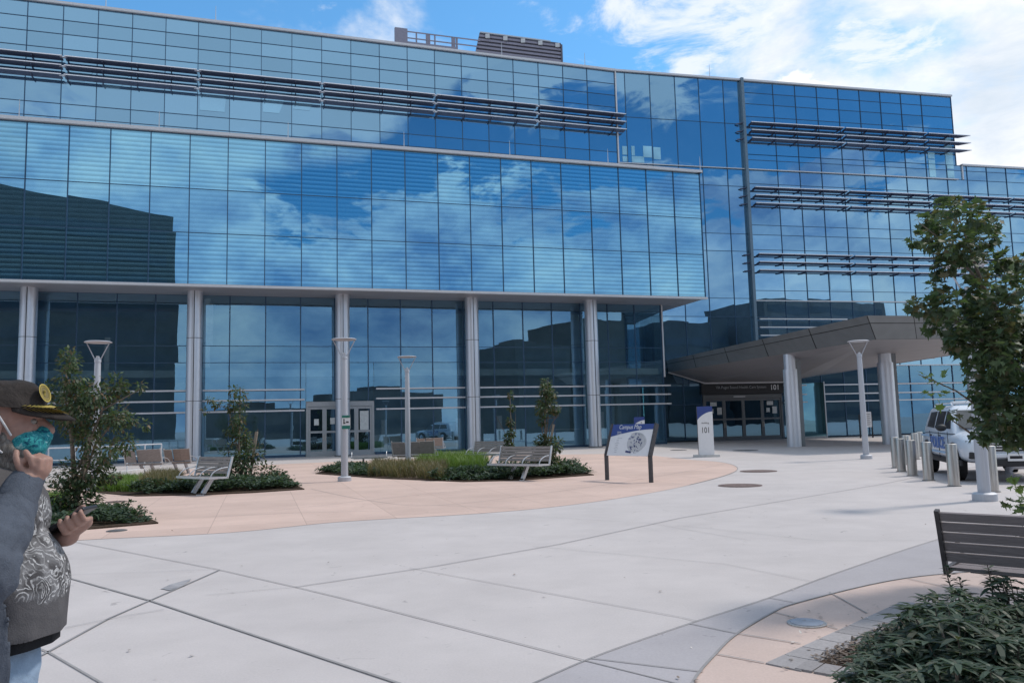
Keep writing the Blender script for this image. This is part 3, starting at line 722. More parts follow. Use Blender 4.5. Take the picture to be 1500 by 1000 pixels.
# fascia in two bands with an open dark joint
for P0, P1, Q0, Q1 in ((At_, Bt, Ab, Bb), (Bt, Ct, Bb, Cb)):
    n_ = 5
    for i in range(n_):
        a, b = i / n_ + .0015, (i + 1) / n_ - .0015
        for u0, u1 in ((0, .30), (.33, 1)):
            m.poly([lerp(lerp(P0, P1, a), lerp(Q0, Q1, a), u0), lerp(lerp(P0, P1, a), lerp(Q0, Q1, a), u1), lerp(lerp(P0, P1, b), lerp(Q0, Q1, b), u1), lerp(lerp(P0, P1, b), lerp(Q0, Q1, b), u0)])
m.poly([Ct, Cb, Eb, Et])
can = bpart(m, 'entrance_canopy', M['canopy'])
m = MB(); off = Vector((.02, .03, -.01))
for P0, P1, Q0, Q1 in ((At_, Bt, Ab, Bb), (Bt, Ct, Bb, Cb)):
    m.poly([P0 + off, Q0 + off, Q1 + off, P1 + off])
bpart(m, 'canopy_joint', M['canopy_dark'], can)
m = MB()
apex = Vector((19.5, 44, 5.1))
m.poly([Ab, Fb, Bb]); m.poly([Fb, Hb, Bb]); m.poly([Hb, Eb, Bb]); m.poly([Eb, Cb, Bb])
bpart(m, 'canopy_soffit', M['csoffit'], can)
m = MB(); m.obox(Ab + Vector((.0, -.1, -.02)), Fb + Vector((0, -.05, -.03)), .1, .12); m.obox(Fb + Vector((0, -.05, -.03)), Hb + Vector((0, -.05, -.03)), .1, .12); m.obox(Eb + Vector((0, 0, .02)), Cb + Vector((0, 0, .02)), .1, .08)
bpart(m, 'canopy_trim', M['alu'], can)
m = MB()
for p in ((1290, 526), (1352, 525)):
    q_ = at(*p, 4.84); m.box(q_, (1.4, .12, .05))
bpart(m, 'ceiling_strip', M['white'], can)
# canopy columns
for px, py, rr, zt, bx_ in ((1164, 654, .36, 4.5, 0), (1305, 650, .40, 4.75, 1), (1430, 640, .26, 4.86, 0)):
    p = at(px, py); m = MB(); m.lathe([(rr, 0), (rr, zt - .45), (rr * .82, zt - .45), (rr * .82, zt + .35)], n=28)
    o = m.build('canopy_column', M['colmetal'], None, 40); o.parent = bld; o.location = p - bld.location
    m = MB(); m.box((rr * .9 + .12, .35, (zt + .3) / 2), (.34, .5, zt + .3)); m.build('column_shade_side', M['canopy'], o)  # dark box stands in for the column's shaded right side

# ------------------------------------------------------------------ things behind the camera that the glass mirrors
def offices(name, x0, y0, x1, y1, h, label, mat, slope=0, win=True):
    root = empty(name, ((x0 + x1) / 2, (y0 + y1) / 2, 0), 0, label, 'building')
    cx, cy = root.location.x, root.location.y
    m = MB(); m.add([(x0 - cx, y0 - cy, 0), (x1 - cx, y0 - cy, 0), (x1 - cx, y1 - cy, 0), (x0 - cx, y1 - cy, 0), (x0 - cx, y0 - cy, h + slope), (x1 - cx, y0 - cy, h), (x1 - cx, y1 - cy, h), (x0 - cx, y1 - cy, h + slope)],
                    [(0, 3, 2, 1), (4, 5, 6, 7), (0, 1, 5, 4), (1, 2, 6, 5), (2, 3, 7, 6), (3, 0, 4, 7)])
    m.build('wall', mat, root)
    m = MB(); k = 3.6; z = 1.2
    while z < h - 2.2:
        x = x0 - cx + 1.2
        m.obox((x, y1 - cy + .03, z + .9), (x1 - cx - 1.2, y1 - cy + .03, z + .9), .05, 1.7); z += k
    m.build('window', M['far_window'], root)
    m = MB(); m.box((0, 0, h + .4), ((x1 - x0) * .3, (y1 - y0) * .4, 1.8)); m.build('roof_box', M['charcoal'], root)
    return root
M['brick_far'] = simple('far_wall_dark', (.045, .055, .06), .8, 0, .2, .5)
M['far_window'] = simple('far_window', (.03, .045, .06), .5, 0, .2, .5)
M['wall_far'] = simple('far_wall', (.10, .10, .10), .8, 0, .2, .5)
offices('office_block', -60, -62, -.5, -42, 34, 'tall dark office block standing across the plaza behind the viewer', M['brick_far'], 5)
offices('office_block', 70, -70, 85, -50, 19, 'mid height dark office building across the plaza, left of the taller ones behind the viewer', M['brick_far'])
offices('office_block', 89, -72, 108, -50, 25, 'taller dark office building in the middle of the far row behind the viewer', M['brick_far'])
offices('low_building', 32, -70, 52, -50, 8, 'long low tan building across the plaza behind the viewer', M['wall_far'])
offices('parking_structure', 112, -62, 152, -40, 30, 'wide grey block at the right end of the far row behind the viewer', M['wall_far'])
offices('small_block', 12, -84, 32, -66, 6, 'small pale block between the taller buildings behind the viewer', M['wall_far'])

#@@OBJECTS@@
# ------------------------------------------------------------------ street lamps
lamp_proto = None
def lamp(px, py_base, label, base_big=True, loc=None, arm_rot=0.0, H=4.2):
    global lamp_proto
    if lamp_proto is None:
        root = empty('street_lamp')
        m = MB(); m.lathe([(.105, .0), (.10, 1.5), (.085, H - .62), (.075, H - .58)], n=20); m.build('pole', M['galv'], root, 40)
        m = MB(); m.lathe([(.20, 0), (.20, .12), (.17, .145), (.112, .15)], n=24); m.build('base', M['galv'], root, 40)
        m = MB(); m.lathe([(.09, H - .58), (.095, H - .52), (.06, H - .44)], n=16); m.build('collar', M['galv'], root, 40)
        for s in (-1, 1):
            m = MB(); m.tube([(s * .05, 0, H - .56), (s * .08, 0, H - .50), (s * .33, 0, H - .01)], .016, 8); m.build('arm', M['galv'], root)
        m = MB(); m.lathe([(.02, H - .01), (.34, H - .01), (.37, H), (.37, H + .012), (.33, H + .03), (.05, H + .04)], n=28); m.build('reflector', M['galv'], root, 40)
        m = MB(); m.lathe([(.03, H - .47), (.045, H - .45), (.045, H - .40), (.03, H - .39)], n=12); m.build('lamp_head', M['trim'], root, 40)
        o = lamp_proto = root
    else: o = copy_tree(lamp_proto)
    p = loc if loc is not None else at(px, py_base)
    o.location = (p[0], p[1], 0); o.rotation_euler.z = arm_rot
    return tag(o, label, 'street lamp', 'grey plaza lamps with flat disc tops')
def lamp_top(px, ptop, H=4.25): p = at(px, ptop, H); return (p.x, p.y)
lamp(0, 0, 'grey plaza lamp rising behind the leafy tree of the leftmost planting bed', loc=lamp_top(144, 499))
lamp(0, 0, 'grey plaza lamp carrying a small green and white notice', loc=lamp_top(504, 495))
lamp(0, 0, 'grey plaza lamp between two big columns, behind the timber benches', loc=lamp_top(596, 521))
lamp(0, 0, 'grey plaza lamp standing alone on open paving before the entrance canopy', loc=lamp_top(1257, 498))
lamp(0, 0, 'grey plaza lamp nearest the viewer, its top lost in the right hand tree', loc=at(1443, 733).xy)
lp = Vector((*lamp_top(504, 495), 0))
ns = empty('pole_notice', (lp.x, lp.y, 0), 0, 'small green and white notice strapped to a lamp pole before the glass doors', 'notice')
M['green'] = simple('notice_green', (.02, .17, .13), .5)
k = dep(507, 618, lp.y - .14) - lp
m = MB(); m.box((k.x, k.y, k.z), (.24, .02, .40)); m.build('plate', M['white'], ns)
m = MB(); m.box((k.x, k.y - .014, k.z + .165), (.24, .01, .07)); m.box((k.x, k.y - .014, k.z - .15), (.24, .01, .10)); m.build('band', M['green'], ns)
m = MB(); m.box((k.x - .06, k.y - .014, k.z + .04), (.03, .01, .11)); m.box((k.x + .04, k.y - .014, k.z), (.08, .01, .04)); m.box((k.x - .05, k.y - .014, k.z - .03), (.06, .01, .03)); m.build('pictogram', M['ink'], ns)

# ------------------------------------------------------------------ bollards
bp = None
spots = [(1313, 685, 'farthest'), (1321, 690.5, ''), (1329, 680, ''), (1337, 696.5, ''), (1342, 672.5, ''), (1349, 668, ''), (1360.5, 703.5, ''), (1398, 711.5, ''), (1454, 720, '')]
labs = ['leftmost stainless steel bollard of the row beside the police car', 'second stainless bollard from the left in the row beside the police car', 'stainless bollard half hidden between the left group of the row', 'fourth and nearest stainless bollard of the tight left group',
        'stainless bollard standing behind the front row, left of the police car', 'stainless bollard touching the rear outline of the police car from behind', 'stainless bollard in front of the rear door of the police car', 'stainless bollard in front of the front wheel of the police car', 'stainless bollard just behind the base of the nearest lamp']
for i, (px, py, _) in enumerate(spots):
    if bp is None:
        root = empty('bollard'); m = MB(); m.lathe([(.115, 0), (.115, .86), (.108, .885), (.09, .895)], n=28); m.build('post', M['steel'], root, 40)
        m = MB(); m.lathe([(.14, 0), (.14, .012), (.116, .016)], n=28); m.build('ground_collar', M['greyiron'], root, 40); bp = o = root
    else: o = copy_tree(bp)
    p = at(px, py); o.location = (p.x, p.y, 0); o.rotation_euler.z = i * 1.1
    tag(o, labs[i], 'bollard', 'stainless steel bollards beside the drive')

# ------------------------------------------------------------------ benches
def bench_parts(root, W_=1.85, wood='wood', arms=4, slats=5, metal='alu', backless=False, gap=.012, legx=(-.22, .22), back_h=.42, seat_d=.46):
    tiltv = .20
    # front is -y; seat plane z .42
    n = slats
    if not backless:
        b = MB(); e = MB()
        for i in range(n):
            h = (back_h) / n; z = .50 + h * (i + .5); y = .05 + (z - .45) * .28
            if i == n - 1: h *= 1.0
            b.box((0, y, z), (W_, .028, h - gap), Matrix.Rotation(-.27, 3, 'X'))
        if slats == 1:
            b = MB(); k3 = 3
            for i in range(k3):
                xx = -W_ / 2 + W_ * (i + .5) / k3; b.box((xx, .05 + .22 * .28 + .05 * abs(i - 1), .50 + back_h / 2 - .012 * i), (W_ / k3 - .02, .035, back_h - gap), Matrix.Rotation(.13 * (1 - i), 3, 'Z') @ Matrix.Rotation(-.27, 3, 'X'))
        b.build('backrest', M[wood], root)
    s = MB(); m_ = 6
    for i in range(m_):
        d = seat_d / m_; y = .02 - seat_d + d * (i + .5); s.box((0, y, .435 - .012 * math.sin(math.pi * i / (m_ - 1))), (W_, d - .012, .026))
    s.build('seat', M[wood], root)
    f = MB()
    for s_ in (-1, 1):
        x = s_ * (W_ / 2 + .018)
        f.obox((x, .02 - seat_d - .02, .435), (x, .05, .42), .03, .05)
        if not backless: f.obox((x, .04, .40), (x, .05 + (.50 + back_h - .45) * .28 + .0, .51 + back_h), .03, .05, up=(0, 1, 0))
    f.box((0, .02 - seat_d - .01, .43), (W_, .02, .045)); f.box((0, -seat_d * .45, .40), (W_ * .9, .08, .035))
    f.build('frame', M[metal], root)
    for i in range(arms):
        x = -W_ / 2 + W_ * i / (arms - 1) if arms > 1 else 0; a = MB(); pts = []
        for k in range(9):
            t = k / 8 * math.pi / 2; pts.append((x, .06 - (seat_d - .03) * math.cos(math.pi / 2 - t) * 1.0 if False else -seat_d + .06 + (seat_d) * (1 - math.cos(t)), .44 + .23 * math.sin(t)))
        if backless: pts = [(x, -seat_d + .08 + (seat_d - .14) * (k / 10), .44 + .2 * math.sin(math.pi * k / 10)) for k in range(11)]
        a.tube(pts, .014, 8); a.build('armrest', M[metal], root)
    for x in legx:
        l = MB(); l.obox((x, -.05, .41), (x, -.30, .03), .07, .10, up=(0, 1, .3)); l.box((x, -.32, .012), (.11, .26, .024)); l.build('leg', M[metal], root)
def bench(px, py, rz, label, **kw):
    p = at(px, py) if px is not None else kw.pop('loc')
    root = empty('park_bench', (p[0], p[1], 0), rz, label, 'bench', 'timber and metal plaza benches')
    bench_parts(root, **kw); return root
bench(306, 723, R(-38), 'slatted bench with curved metal armrests at the front edge of the middle planting bed', W_=1.45)
bench(766, 702, R(-38), 'slatted bench with curved metal armrests at the front edge of the farther planting bed', W_=1.75)
bench(718, 681, R(-38), 'farther armrest bench just left behind the slatted bench at the bed edge', W_=1.75)
bench(212, 697, R(168), 'timber bench seen from behind, left of the near column beside the handrails', W_=1.5, arms=3, slats=1, gap=.03, back_h=.50)
bench(262, 694, R(172), 'timber bench with a brownish end, seen from behind at the column foot', W_=1.0, arms=2, slats=1, wood='woodb', back_h=.46)
bench(607, 684, R(170), 'greyish timber bench seen from behind over the grass of the farther bed', W_=1.65, arms=3, slats=1, wood='wood', back_h=.50)
bench(541, 686, R(10), 'backless bench with two arched metal armrests before the glass doors', W_=1.3, arms=2, backless=True)
bench(631, 668, R(172), 'small reddish brown timber bench far behind, close to the ground floor glass', W_=1.35, arms=2, slats=1, wood='woodb', back_h=.46)
M['nearslat'] = wood('dark_grey_slats', (.17, .15, .155), (.25, .22, .225))
pr = dep(1367, 745, 5.95); pr2 = dep(1490, 755, 5.6)
dx = Vector((pr2.x - pr.x, pr2.y - pr.y)).normalized()
ctr = Vector((pr.x, pr.y)) + dx * .92
nb = empty('park_bench', (ctr.x + .04, ctr.y + .12, 0), math.atan2(dx.y, dx.x) + math.pi, 'dark slatted bench seen from behind at the right edge, beyond the near shrubs', 'bench', 'timber and metal plaza benches')
nb.location.x += .12; nb.scale = (1, 1, .93)
bench_parts(nb, W_=1.85, wood='nearslat', arms=4, slats=5, metal='charcoal', gap=.012, back_h=.40)

# ------------------------------------------------------------------ signs
# campus map lectern
pa, pb = at(889.5, 703), at(954, 706.6)
dv_ = (pb - pa).normalized(); nrm = Vector((dv_.y, -dv_.x, 0))      # towards the reader
cm = empty('campus_map_sign', pa, 0, 'tilted white and blue campus map board on two dark bent posts', 'sign')
Wd = (pb - pa).length; zt0, zt1 = .66, 1.47; lean = .30
for k in (0, 1):
    b0 = dv_ * (Wd * k); m = MB()
    m.obox(b0, b0 + Vector((0, 0, zt0 + .02)), .11, .05, up=nrm)
    m.obox(b0 + Vector((0, 0, zt0)), b0 - nrm * lean + Vector((0, 0, zt1)), .05, .12, up=nrm); m.build('post', M['charcoal'], cm)
x0 = dv_ * .05; upv = (-nrm * lean + Vector((0, 0, zt1 - zt0))); PL = upv.length; upn = upv.normalized()
Mp = frame_M(x0 + Vector((0, 0, zt0)) + nrm * .035, dv_, upn); PW = Wd - .10
def flat(name, pts, z, mat, root, th=.003, Mx=None):
    m = MB(); n = len(pts); m.add([(p[0], p[1], z) for p in pts] + [(p[0], p[1], z + th) for p in pts], [tuple(range(n - 1, -1, -1)), tuple(range(n, 2 * n))] + [(i, (i + 1) % n, n + (i + 1) % n, n + i) for i in range(n)])
    m.v = [tuple((Mx or Mp) @ Vector(v)) for v in m.v]; return m.build(name, mat, root)
flat('panel', [(0, 0), (PW, 0), (PW, PL), (0, PL)], -.03, M['white'], cm, .03)
arc = [(0, PL * .60)] + [(PW * t, PL * (.60 + .23 * math.sin(t * math.pi / 2))) for t in (.1, .2, .35, .5, .65, .8, .9, 1)]
flat('blue_header', arc + [(PW, PL), (0, PL)], .002, M['navy'], cm)
text('title', 'Campus Map', .17, Mp @ Matrix.Translation((PW * .17, PL * .845, .008)), M['white'], cm, extrude=.001, sx=.9)
text('subtitle', 'Building\nDirectory', .045, Mp @ Matrix.Translation((PW * .15, PL * .735, .008)), M['white'], cm, extrude=.001)
rr_ = random.Random(5); m1 = MB(); m2 = MB(); m3 = MB()
def P2(mb, x, y, w_, h_, a, z=.004):
    ca, sa = math.cos(a), math.sin(a)
    mb.poly([Mp @ Vector((x + u * w_ * ca - v * h_ * sa, y + u * w_ * sa + v * h_ * ca, z)) for u, v in ((-.5, -.5), (.5, -.5), (.5, .5), (-.5, .5))])
for i in range(46):
    x = PW * rr_.uniform(.46, .80); y = PL * rr_.uniform(.10, .68)
    if (x - PW * .63) ** 2 / (PW * .19) ** 2 + (y - PL * .40) ** 2 / (PL * .31) ** 2 > 1: continue
    P2(m1 if i % 3 else m2, x, y, rr_.uniform(.02, .07), rr_.uniform(.015, .05), rr_.choice([-.5, -.5, 1.0, 0]) + rr_.uniform(-.1, .1), .0045 + i * .00012)
P2(m1, PW * .52, PL * .12, .20, .05, -.12, .0105)
for i in range(9): P2(m3, PW * .20 + (.06 if i == 0 else 0), PL * (.55 - i * .055), .17 if i % 3 == 0 else .09, .008, 0, .004)
k = 26
for i in range(k):
    a = math.pi * (-.45 + 1.15 * i / k); P2(m3, PW * .62 + PW * .24 * math.cos(a), PL * .40 + PL * .32 * math.sin(a), .05, .006, a + math.pi / 2, .0042)
m1.build('map_buildings', simple('map_navy', (.05, .06, .16), .6), cm); m2.build('map_grey', simple('map_grey', (.25, .26, .36), .6), cm); m3.build('legend_lines', simple('legend', (.30, .31, .34), .6), cm)
flat('map_ground', [(PW * (.63 + .25 * math.cos(a) * (1.1 if math.cos(a) > 0 else .75)), PL * (.41 + .33 * math.sin(a) * (1 if math.sin(a) > 0 else .9))) for a in [math.pi * 2 * i / 18 for i in range(18)]], .0008, simple('map_ground', (.50, .51, .53), .7), cm, .0015)

def totem(px, py, wpx, ztop, rz, label, big=True):
    p = at(px, py); wd = wpx; root = empty('totem_sign', (p.x, p.y, 0), rz, label, 'sign', 'white totem signs with a blue top')
    Mx = frame_M(Vector((-wd / 2, -.13, .10)), (1, 0, 0), (0, 0, 1)); h = ztop - .10
    m = MB(); m.box((0, 0, .05), (wd + .42, .46, .10)); m.build('plinth', M['white_conc'], root)
    m = MB(); m.box((0, 0, h / 2 + .1), (wd, .24, h)); m.build('body', M['charcoal'], root)
    flat('blue_panel', [(0, 0), (wd, 0), (wd, h), (0, h)], .001, M['navy'], root, .012, Mx)
    cur = [(0, h * .72)] + [(wd * t, h * (.72 + .17 * math.sin(t * math.pi / 2) ** .8)) for t in (.12, .25, .4, .6, .8, 1)]
    flat('white_face', [(0, 0), (wd, 0)] + cur[::-1], .016, M['white'], root, .012, Mx)
    if big:
        text('number', '101', .34, Mx @ Matrix.Translation((wd * .5, h * .45, .032)), M['ink'], root, 'CENTER', .001, .72)
        text('word', 'building', .095, Mx @ Matrix.Translation((wd * .5, h * .64, .032)), M['ink'], root, 'CENTER', .001)
    else:
        text('mark', '+', .2, Mx @ Matrix.Translation((wd * .68, h * .76, .032)), M['ink'], root, 'CENTER', .001)
    return root
totem(1035, 669, .62, 2.08, R(-8), 'white and blue totem sign reading building 101 on a low grey plinth')
totem(938, 655, .62, 1.78, R(-8), 'small white and blue totem sign whose top shows behind the campus map board', False)
# white parking notice on two dark posts
p = at(1270, 641); ps = empty('notice_board', (p.x, p.y, 0), 0, 'white upright notice board on two dark posts near the far drive under the canopy', 'sign')
for s_ in (-.42, .42): m = MB(); m.box((s_, .03, .8), (.08, .08, 1.6)); m.build('post', M['black'], ps)
m = MB(); m.box((.12, -.03, 1.25), (.52, .04, 1.05)); m.build('board', M['white'], ps)
m = MB()
for i in range(6): m.box((.12, -.053, 1.6 - i * .14), (.3 if i % 2 else .38, .004, .03))
m.build('print_lines', M['charcoal'], ps)

# ------------------------------------------------------------------ litter bin, handrails, low wall, bike rack
p = at(247, 675); lb = empty('litter_bin', (p.x, p.y, 0), R(-10), 'squat pale grey litter bin with a dark slot beside the near column', 'litter bin')
m = MB(); m.box((0, 0, .42), (.70, .55, .84)); m.build('body', M['white_conc'], lb, bevel=.03)
m = MB(); m.box((-.08, -.28, .66), (.36, .03, .13)); m.build('slot', M['black'], lb)
m = MB(); m.box((0, 0, .86), (.76, .6, .05)); m.build('lid', M['white_conc'], lb, bevel=.01)
def handrail(pts, label, posts, zt=1.05, mid=.55):
    P_ = [at(x, y) for x, y in pts]; c = P_[0]
    r_ = empty('handrail', (c.x, c.y, 0), 0, label, 'handrail', 'pale metal handrails of the entrance ramp')
    m = MB(); m.tube([q - c + Vector((0, 0, zt)) for q in P_], .028, 8); m.build('top_rail', M['trim'], r_)
    m = MB(); m.tube([q - c + Vector((0, 0, mid)) for q in P_], .022, 8); m.build('mid_rail', M['trim'], r_)
    for i in range(len(P_) - 1):
        for k_ in range(posts + 1):
            if k_ == posts and i < len(P_) - 2: continue
            q = P_[i].lerp(P_[i + 1], k_ / posts) - c; m = MB(); m.tube([q, q + Vector((0, 0, zt))], .03, 8); m.build('post', M['trim'], r_)
handrail([(70, 694), (186, 690)], 'long pale handrail at the left behind the leafy tree', 3)
handrail([(186, 687), (236, 683)], 'short pale handrail panel nearest the litter bin', 2)
m = MB(); wp = groundpath([(60, 716), (120, 711), (180, 706), (205, 702)])
for i in range(len(wp) - 1): m.obox((*wp[i], .18), (*wp[i + 1], .18), .25, .36)
tag(m.build('low_wall', M['white_conc']), 'low pale curved concrete wall left of the timber bench backs', 'wall')
p = at(1335, 636); br = empty('bike_rack', (p.x, p.y, 0), R(12), 'row of pale bicycle racks against the far glass beside the canopy column', 'bike rack')
for i in range(5):
    m = MB(); m.tube([(i * .55, 0, 0), (i * .55, 0, .75), (i * .55 + .12, 0, .85), (i * .55 + .42, 0, .85), (i * .55 + .5, 0, .75), (i * .55 + .5, 0, 0)], .03, 6); m.build('hoop', M['trim'], br)

# ------------------------------------------------------------------ planting
def leafmat(name, cols, trans=.35):
    t = NT(name); g_ = t.n('ShaderNodeNewGeometry'); r_ = g_.outputs['Random Per Island']
    c = t.ramp(r_, [(i / (len(cols) - 1), c_) for i, c_ in enumerate(cols)])
    c = t.mix(.5, c, t.ramp(t.noise(2.2, 3, t.pos()), [(.3, .65), (.7, 1.3)]), 'MULTIPLY')
    b = t.n('ShaderNodeBsdfPrincipled'); t.l(c, b.inputs['Base Color']); b.inputs['Roughness'].default_value = .5; b.inputs['Specular IOR Level'].default_value = .35
    tr = t.n('ShaderNodeBsdfTranslucent'); t.l(t.mix(1.0, c, (1.1, 1.25, .6), 'MULTIPLY'), tr.inputs[0])
    mx = t.n('ShaderNodeMixShader'); mx.inputs[0].default_value = trans; t.l(b.outputs[0], mx.inputs[1]); t.l(tr.outputs[0], mx.inputs[2]); t.l(mx.outputs[0], t.out.inputs[0]); return t.m
M['leaf_maple'] = leafmat('maple_leaf', [(.042, .072, .046), (.075, .115, .062), (.12, .165, .078), (.055, .088, .052), (.17, .145, .085)])
M['leaf_tree'] = leafmat('young_tree_leaf', [(.05, .08, .048), (.09, .135, .065), (.06, .095, .055), (.18, .12, .075)])
M['leaf_shrub'] = leafmat('shrub_leaf', [(.035, .06, .04), (.06, .095, .06), (.09, .13, .085), (.05, .08, .05)])
M['leaf_near'] = leafmat('near_shrub_leaf', [(.032, .058, .040), (.055, .09, .060), (.085, .125, .085), (.048, .072, .048), (.10, .105, .075)])
M['leaf_lime'] = leafmat('lime_leaf', [(.16, .24, .06), (.22, .30, .09)])
M['grass_g'] = leafmat('green_grass', [(.10, .17, .035), (.16, .25, .05), (.13, .20, .05)])
M['grass_r'] = leafmat('tawny_grass', [(.16, .13, .07), (.22, .17, .10), (.12, .13, .06), (.19, .14, .10)])
M['bark'] = simple('bark', (.20, .165, .14), .9, 0, .35, 20, .1, .5)
M['stake'] = simple('timber_stake', (.30, .25, .20), .9, 0, .2, 12)
rnd = random.Random(11)
def rvec(r_=rnd):
    while True:
        v = Vector((r_.uniform(-1, 1), r_.uniform(-1, 1), r_.uniform(-1, 1)))
        if .05 < v.length < 1: return v.normalized()
MAPLE = [(0, 0), (.18, .02), (.42, -.12), (.36, .18), (.62, .30), (.36, .46), (.30, .60), (.12, .55), (0, 1.0), (-.12, .55), (-.30, .60), (-.36, .46), (-.62, .30), (-.36, .18), (-.42, -.12), (-.18, .02)]
LANCE = [(0, 0), (.13, .25), (.15, .5), (.09, .8), (0, 1), (-.09, .8), (-.15, .5), (-.13, .25)]
OVAL = [(0, 0), (.22, .25), (.26, .55), (.12, .88), (0, 1), (-.12, .88), (-.26, .55), (-.22, .25)]
def leaf(mb, base, d, nrm_, size, shape=OVAL, droop=.25, fold=.12):
    d = d.normalized(); s_ = d.cross(nrm_)
    if s_.length < 1e-3: s_ = d.cross(Vector((1, .3, 0)))
    s_.normalize(); n_ = s_.cross(d)
    vs = [base + s_ * (x * size) + d * (y * size) + n_ * (abs(x) * fold * 2 * size - droop * y * y * size) for x, y in shape]
    mb.poly(vs)
def twig_cluster(mb, c, r, count, size, shape, rn, up=.35, flat_=1.0):
    for i in range(count):
        o = rvec(rn); rad = r * (.25 + .75 * rn.random() ** .6)
        p_ = c + Vector((o.x * rad, o.y * rad, o.z * rad * flat_))
        d = (o + Vector((rn.uniform(-.5, .5), rn.uniform(-.5, .5), rn.uniform(-.7, .15)))).normalized()
        nn_ = Vector((rn.uniform(-.5, .5), rn.uniform(-.5, .5), 1))
        leaf(mb, p_, d, nn_, size * rn.uniform(.65, 1.25), shape, rn.uniform(.1, .45))
def tree(name, base, label, clusters, trunk, mat, size, shape, stems=(), stake=None, seed=1, barkm='bark', group=None, lime=()):
    root = empty(name, (base.x, base.y, 0), 0, label, 'tree', group); rn = random.Random(seed)
    m = MB(); m.tube([Vector(q) for q in trunk[0]], trunk[1], 8)
    m.build('trunk', M[barkm], root, 50)
    if stems:
        m = MB()
        for pts, rs in stems: m.tube([Vector(q) for q in pts], rs, 6)
        m.build('branches', M[barkm], root, 50)
    m = MB()
    for (c, r_, k_) in clusters: twig_cluster(m, Vector(c), r_, k_, size, shape, rn)
    m.build('crown', M[mat], root)
    if lime:
        m = MB()
        for (c, r_, k_) in lime: twig_cluster(m, Vector(c), r_, k_, size, shape, rn)
        m.build('young_leaves', M['leaf_lime'], root)
    if stake:
        m = MB(); m.obox(stake[0], stake[1], .07, .07); m.build('stake', M['stake'], root)
    return root
def px_local(base, px, py, dy=0.0): q = dep(px, py, base.y + dy); return q - Vector((base.x, base.y, 0))
def crown_px(base, spec, rn, density=1.0, depth=.5):
    out = []
    for px, py, rpx, k_ in spec:
        n_ = max(1, int(k_))
        for i in range(n_):
            dy = rn.uniform(-1, 1) * depth; q = px_local(base, px + rn.uniform(-.5, .5) * rpx, py + rn.uniform(-.5, .5) * rpx, dy)
            out.append((q, rpx * .72 * base.y / FPX, max(6, int(density * rpx * rpx / 26 / n_))))
    return out
rn = random.Random(3)
# left bed tree
b1 = at(112, 757)
cl = crown_px(b1, [(100, 535, 22, 2), (92, 558, 26, 2), (110, 575, 34, 3), (135, 572, 30, 3), (160, 566, 24, 2), (85, 600, 34, 3), (120, 605, 38, 4), (160, 598, 26, 2), (182, 578, 16, 1), (200, 570, 11, 1), (118, 632, 30, 2), (165, 625, 22, 1), (185, 640, 22, 2), (165, 660, 24, 2),
                     (195, 622, 16, 1), (150, 680, 24, 2), (105, 690, 36, 3), (125, 715, 40, 4), (92, 720, 34, 3), (140, 740, 26, 2), (104, 742, 30, 2), (212, 620, 9, 1), (96, 516, 8, 1), (75, 575, 18, 1), (172, 700, 14, 1)], rn, 11)
sp_ = [[(0, 0, .4), px_local(b1, 140, 650, .1), px_local(b1, 190, 590, .1)], [(0, 0, .6), px_local(b1, 98, 600), px_local(b1, 90, 540)], [(0, 0, .9), px_local(b1, 150, 600), px_local(b1, 205, 570)]]
tree('young_tree', b1, 'bushy young tree beside the man, in the leftmost planting bed', cl, ([(0, 0, 0), px_local(b1, 108, 690), px_local(b1, 104, 620), px_local(b1, 96, 540)], [.05, .045, .035, .012]), 'leaf_tree', .085, OVAL, [(s_, [.03, .02, .006]) for s_ in sp_], (px_local(b1, 112, 735), px_local(b1, 133, 640)), 4)
b2 = at(352, 712)
cl = crown_px(b2, [(348, 575, 13, 2), (350, 592, 14, 2), (335, 590, 12, 1), (318, 588, 9, 1), (306, 586, 6, 1), (352, 612, 16, 2), (340, 625, 14, 1), (362, 632, 13, 1), (350, 648, 18, 2), (345, 668, 22, 2), (365, 672, 22, 2), (350, 690, 28, 3), (385, 692, 22, 2), (330, 686, 18, 2), (300, 600, 5, 0), (405, 700, 14, 1)], rn, 17, .4)
tree('young_tree', b2, 'slim dark young tree rising right of the near armrest bench', cl, ([(0, 0, 0), px_local(b2, 350, 650), px_local(b2, 352, 570)], [.04, .03, .01]), 'leaf_tree', .10, OVAL, [([(0, 0, .7), px_local(b2, 335, 600), px_local(b2, 306, 585)], [.02, .012, .005]), ([(0, 0, .3), px_local(b2, 372, 650), px_local(b2, 378, 628)], [.018, .012, .008])], (px_local(b2, 366, 700), px_local(b2, 376, 632)), 6)
b3 = at(749, 690)
cl = crown_px(b3, [(746, 582, 6, 1), (747, 600, 6, 1), (749, 618, 8, 1), (748, 632, 9, 1), (746, 645, 8, 1), (752, 652, 14, 1)], rn, 44, .2)
tree('young_tree', b3, 'thin sparse young tree between the two armrest benches and the bigger sapling', cl, ([(0, 0, 0), px_local(b3, 749, 640), px_local(b3, 747, 578)], [.035, .028, .01]), 'leaf_tree', .10, OVAL, [([(0, 0, .6), px_local(b3, 738, 630), px_local(b3, 727, 610)], [.018, .012, .004]), ([(0, 0, .5), px_local(b3, 755, 630), px_local(b3, 755, 606)], [.02, .014, .006])], None, 7)
b4 = at(800, 695)
cl = crown_px(b4, [(803, 560, 9, 1), (800, 572, 12, 2), (808, 582, 12, 1), (792, 590, 10, 1), (803, 598, 16, 2), (788, 602, 8, 1), (813, 600, 8, 1), (793, 617, 9, 1), (795, 645, 16, 1), (808, 652, 16, 2), (795, 668, 18, 2), (812, 676, 12, 1), (788, 655, 14, 1), (800, 684, 18, 2)], rn, 34, .35)
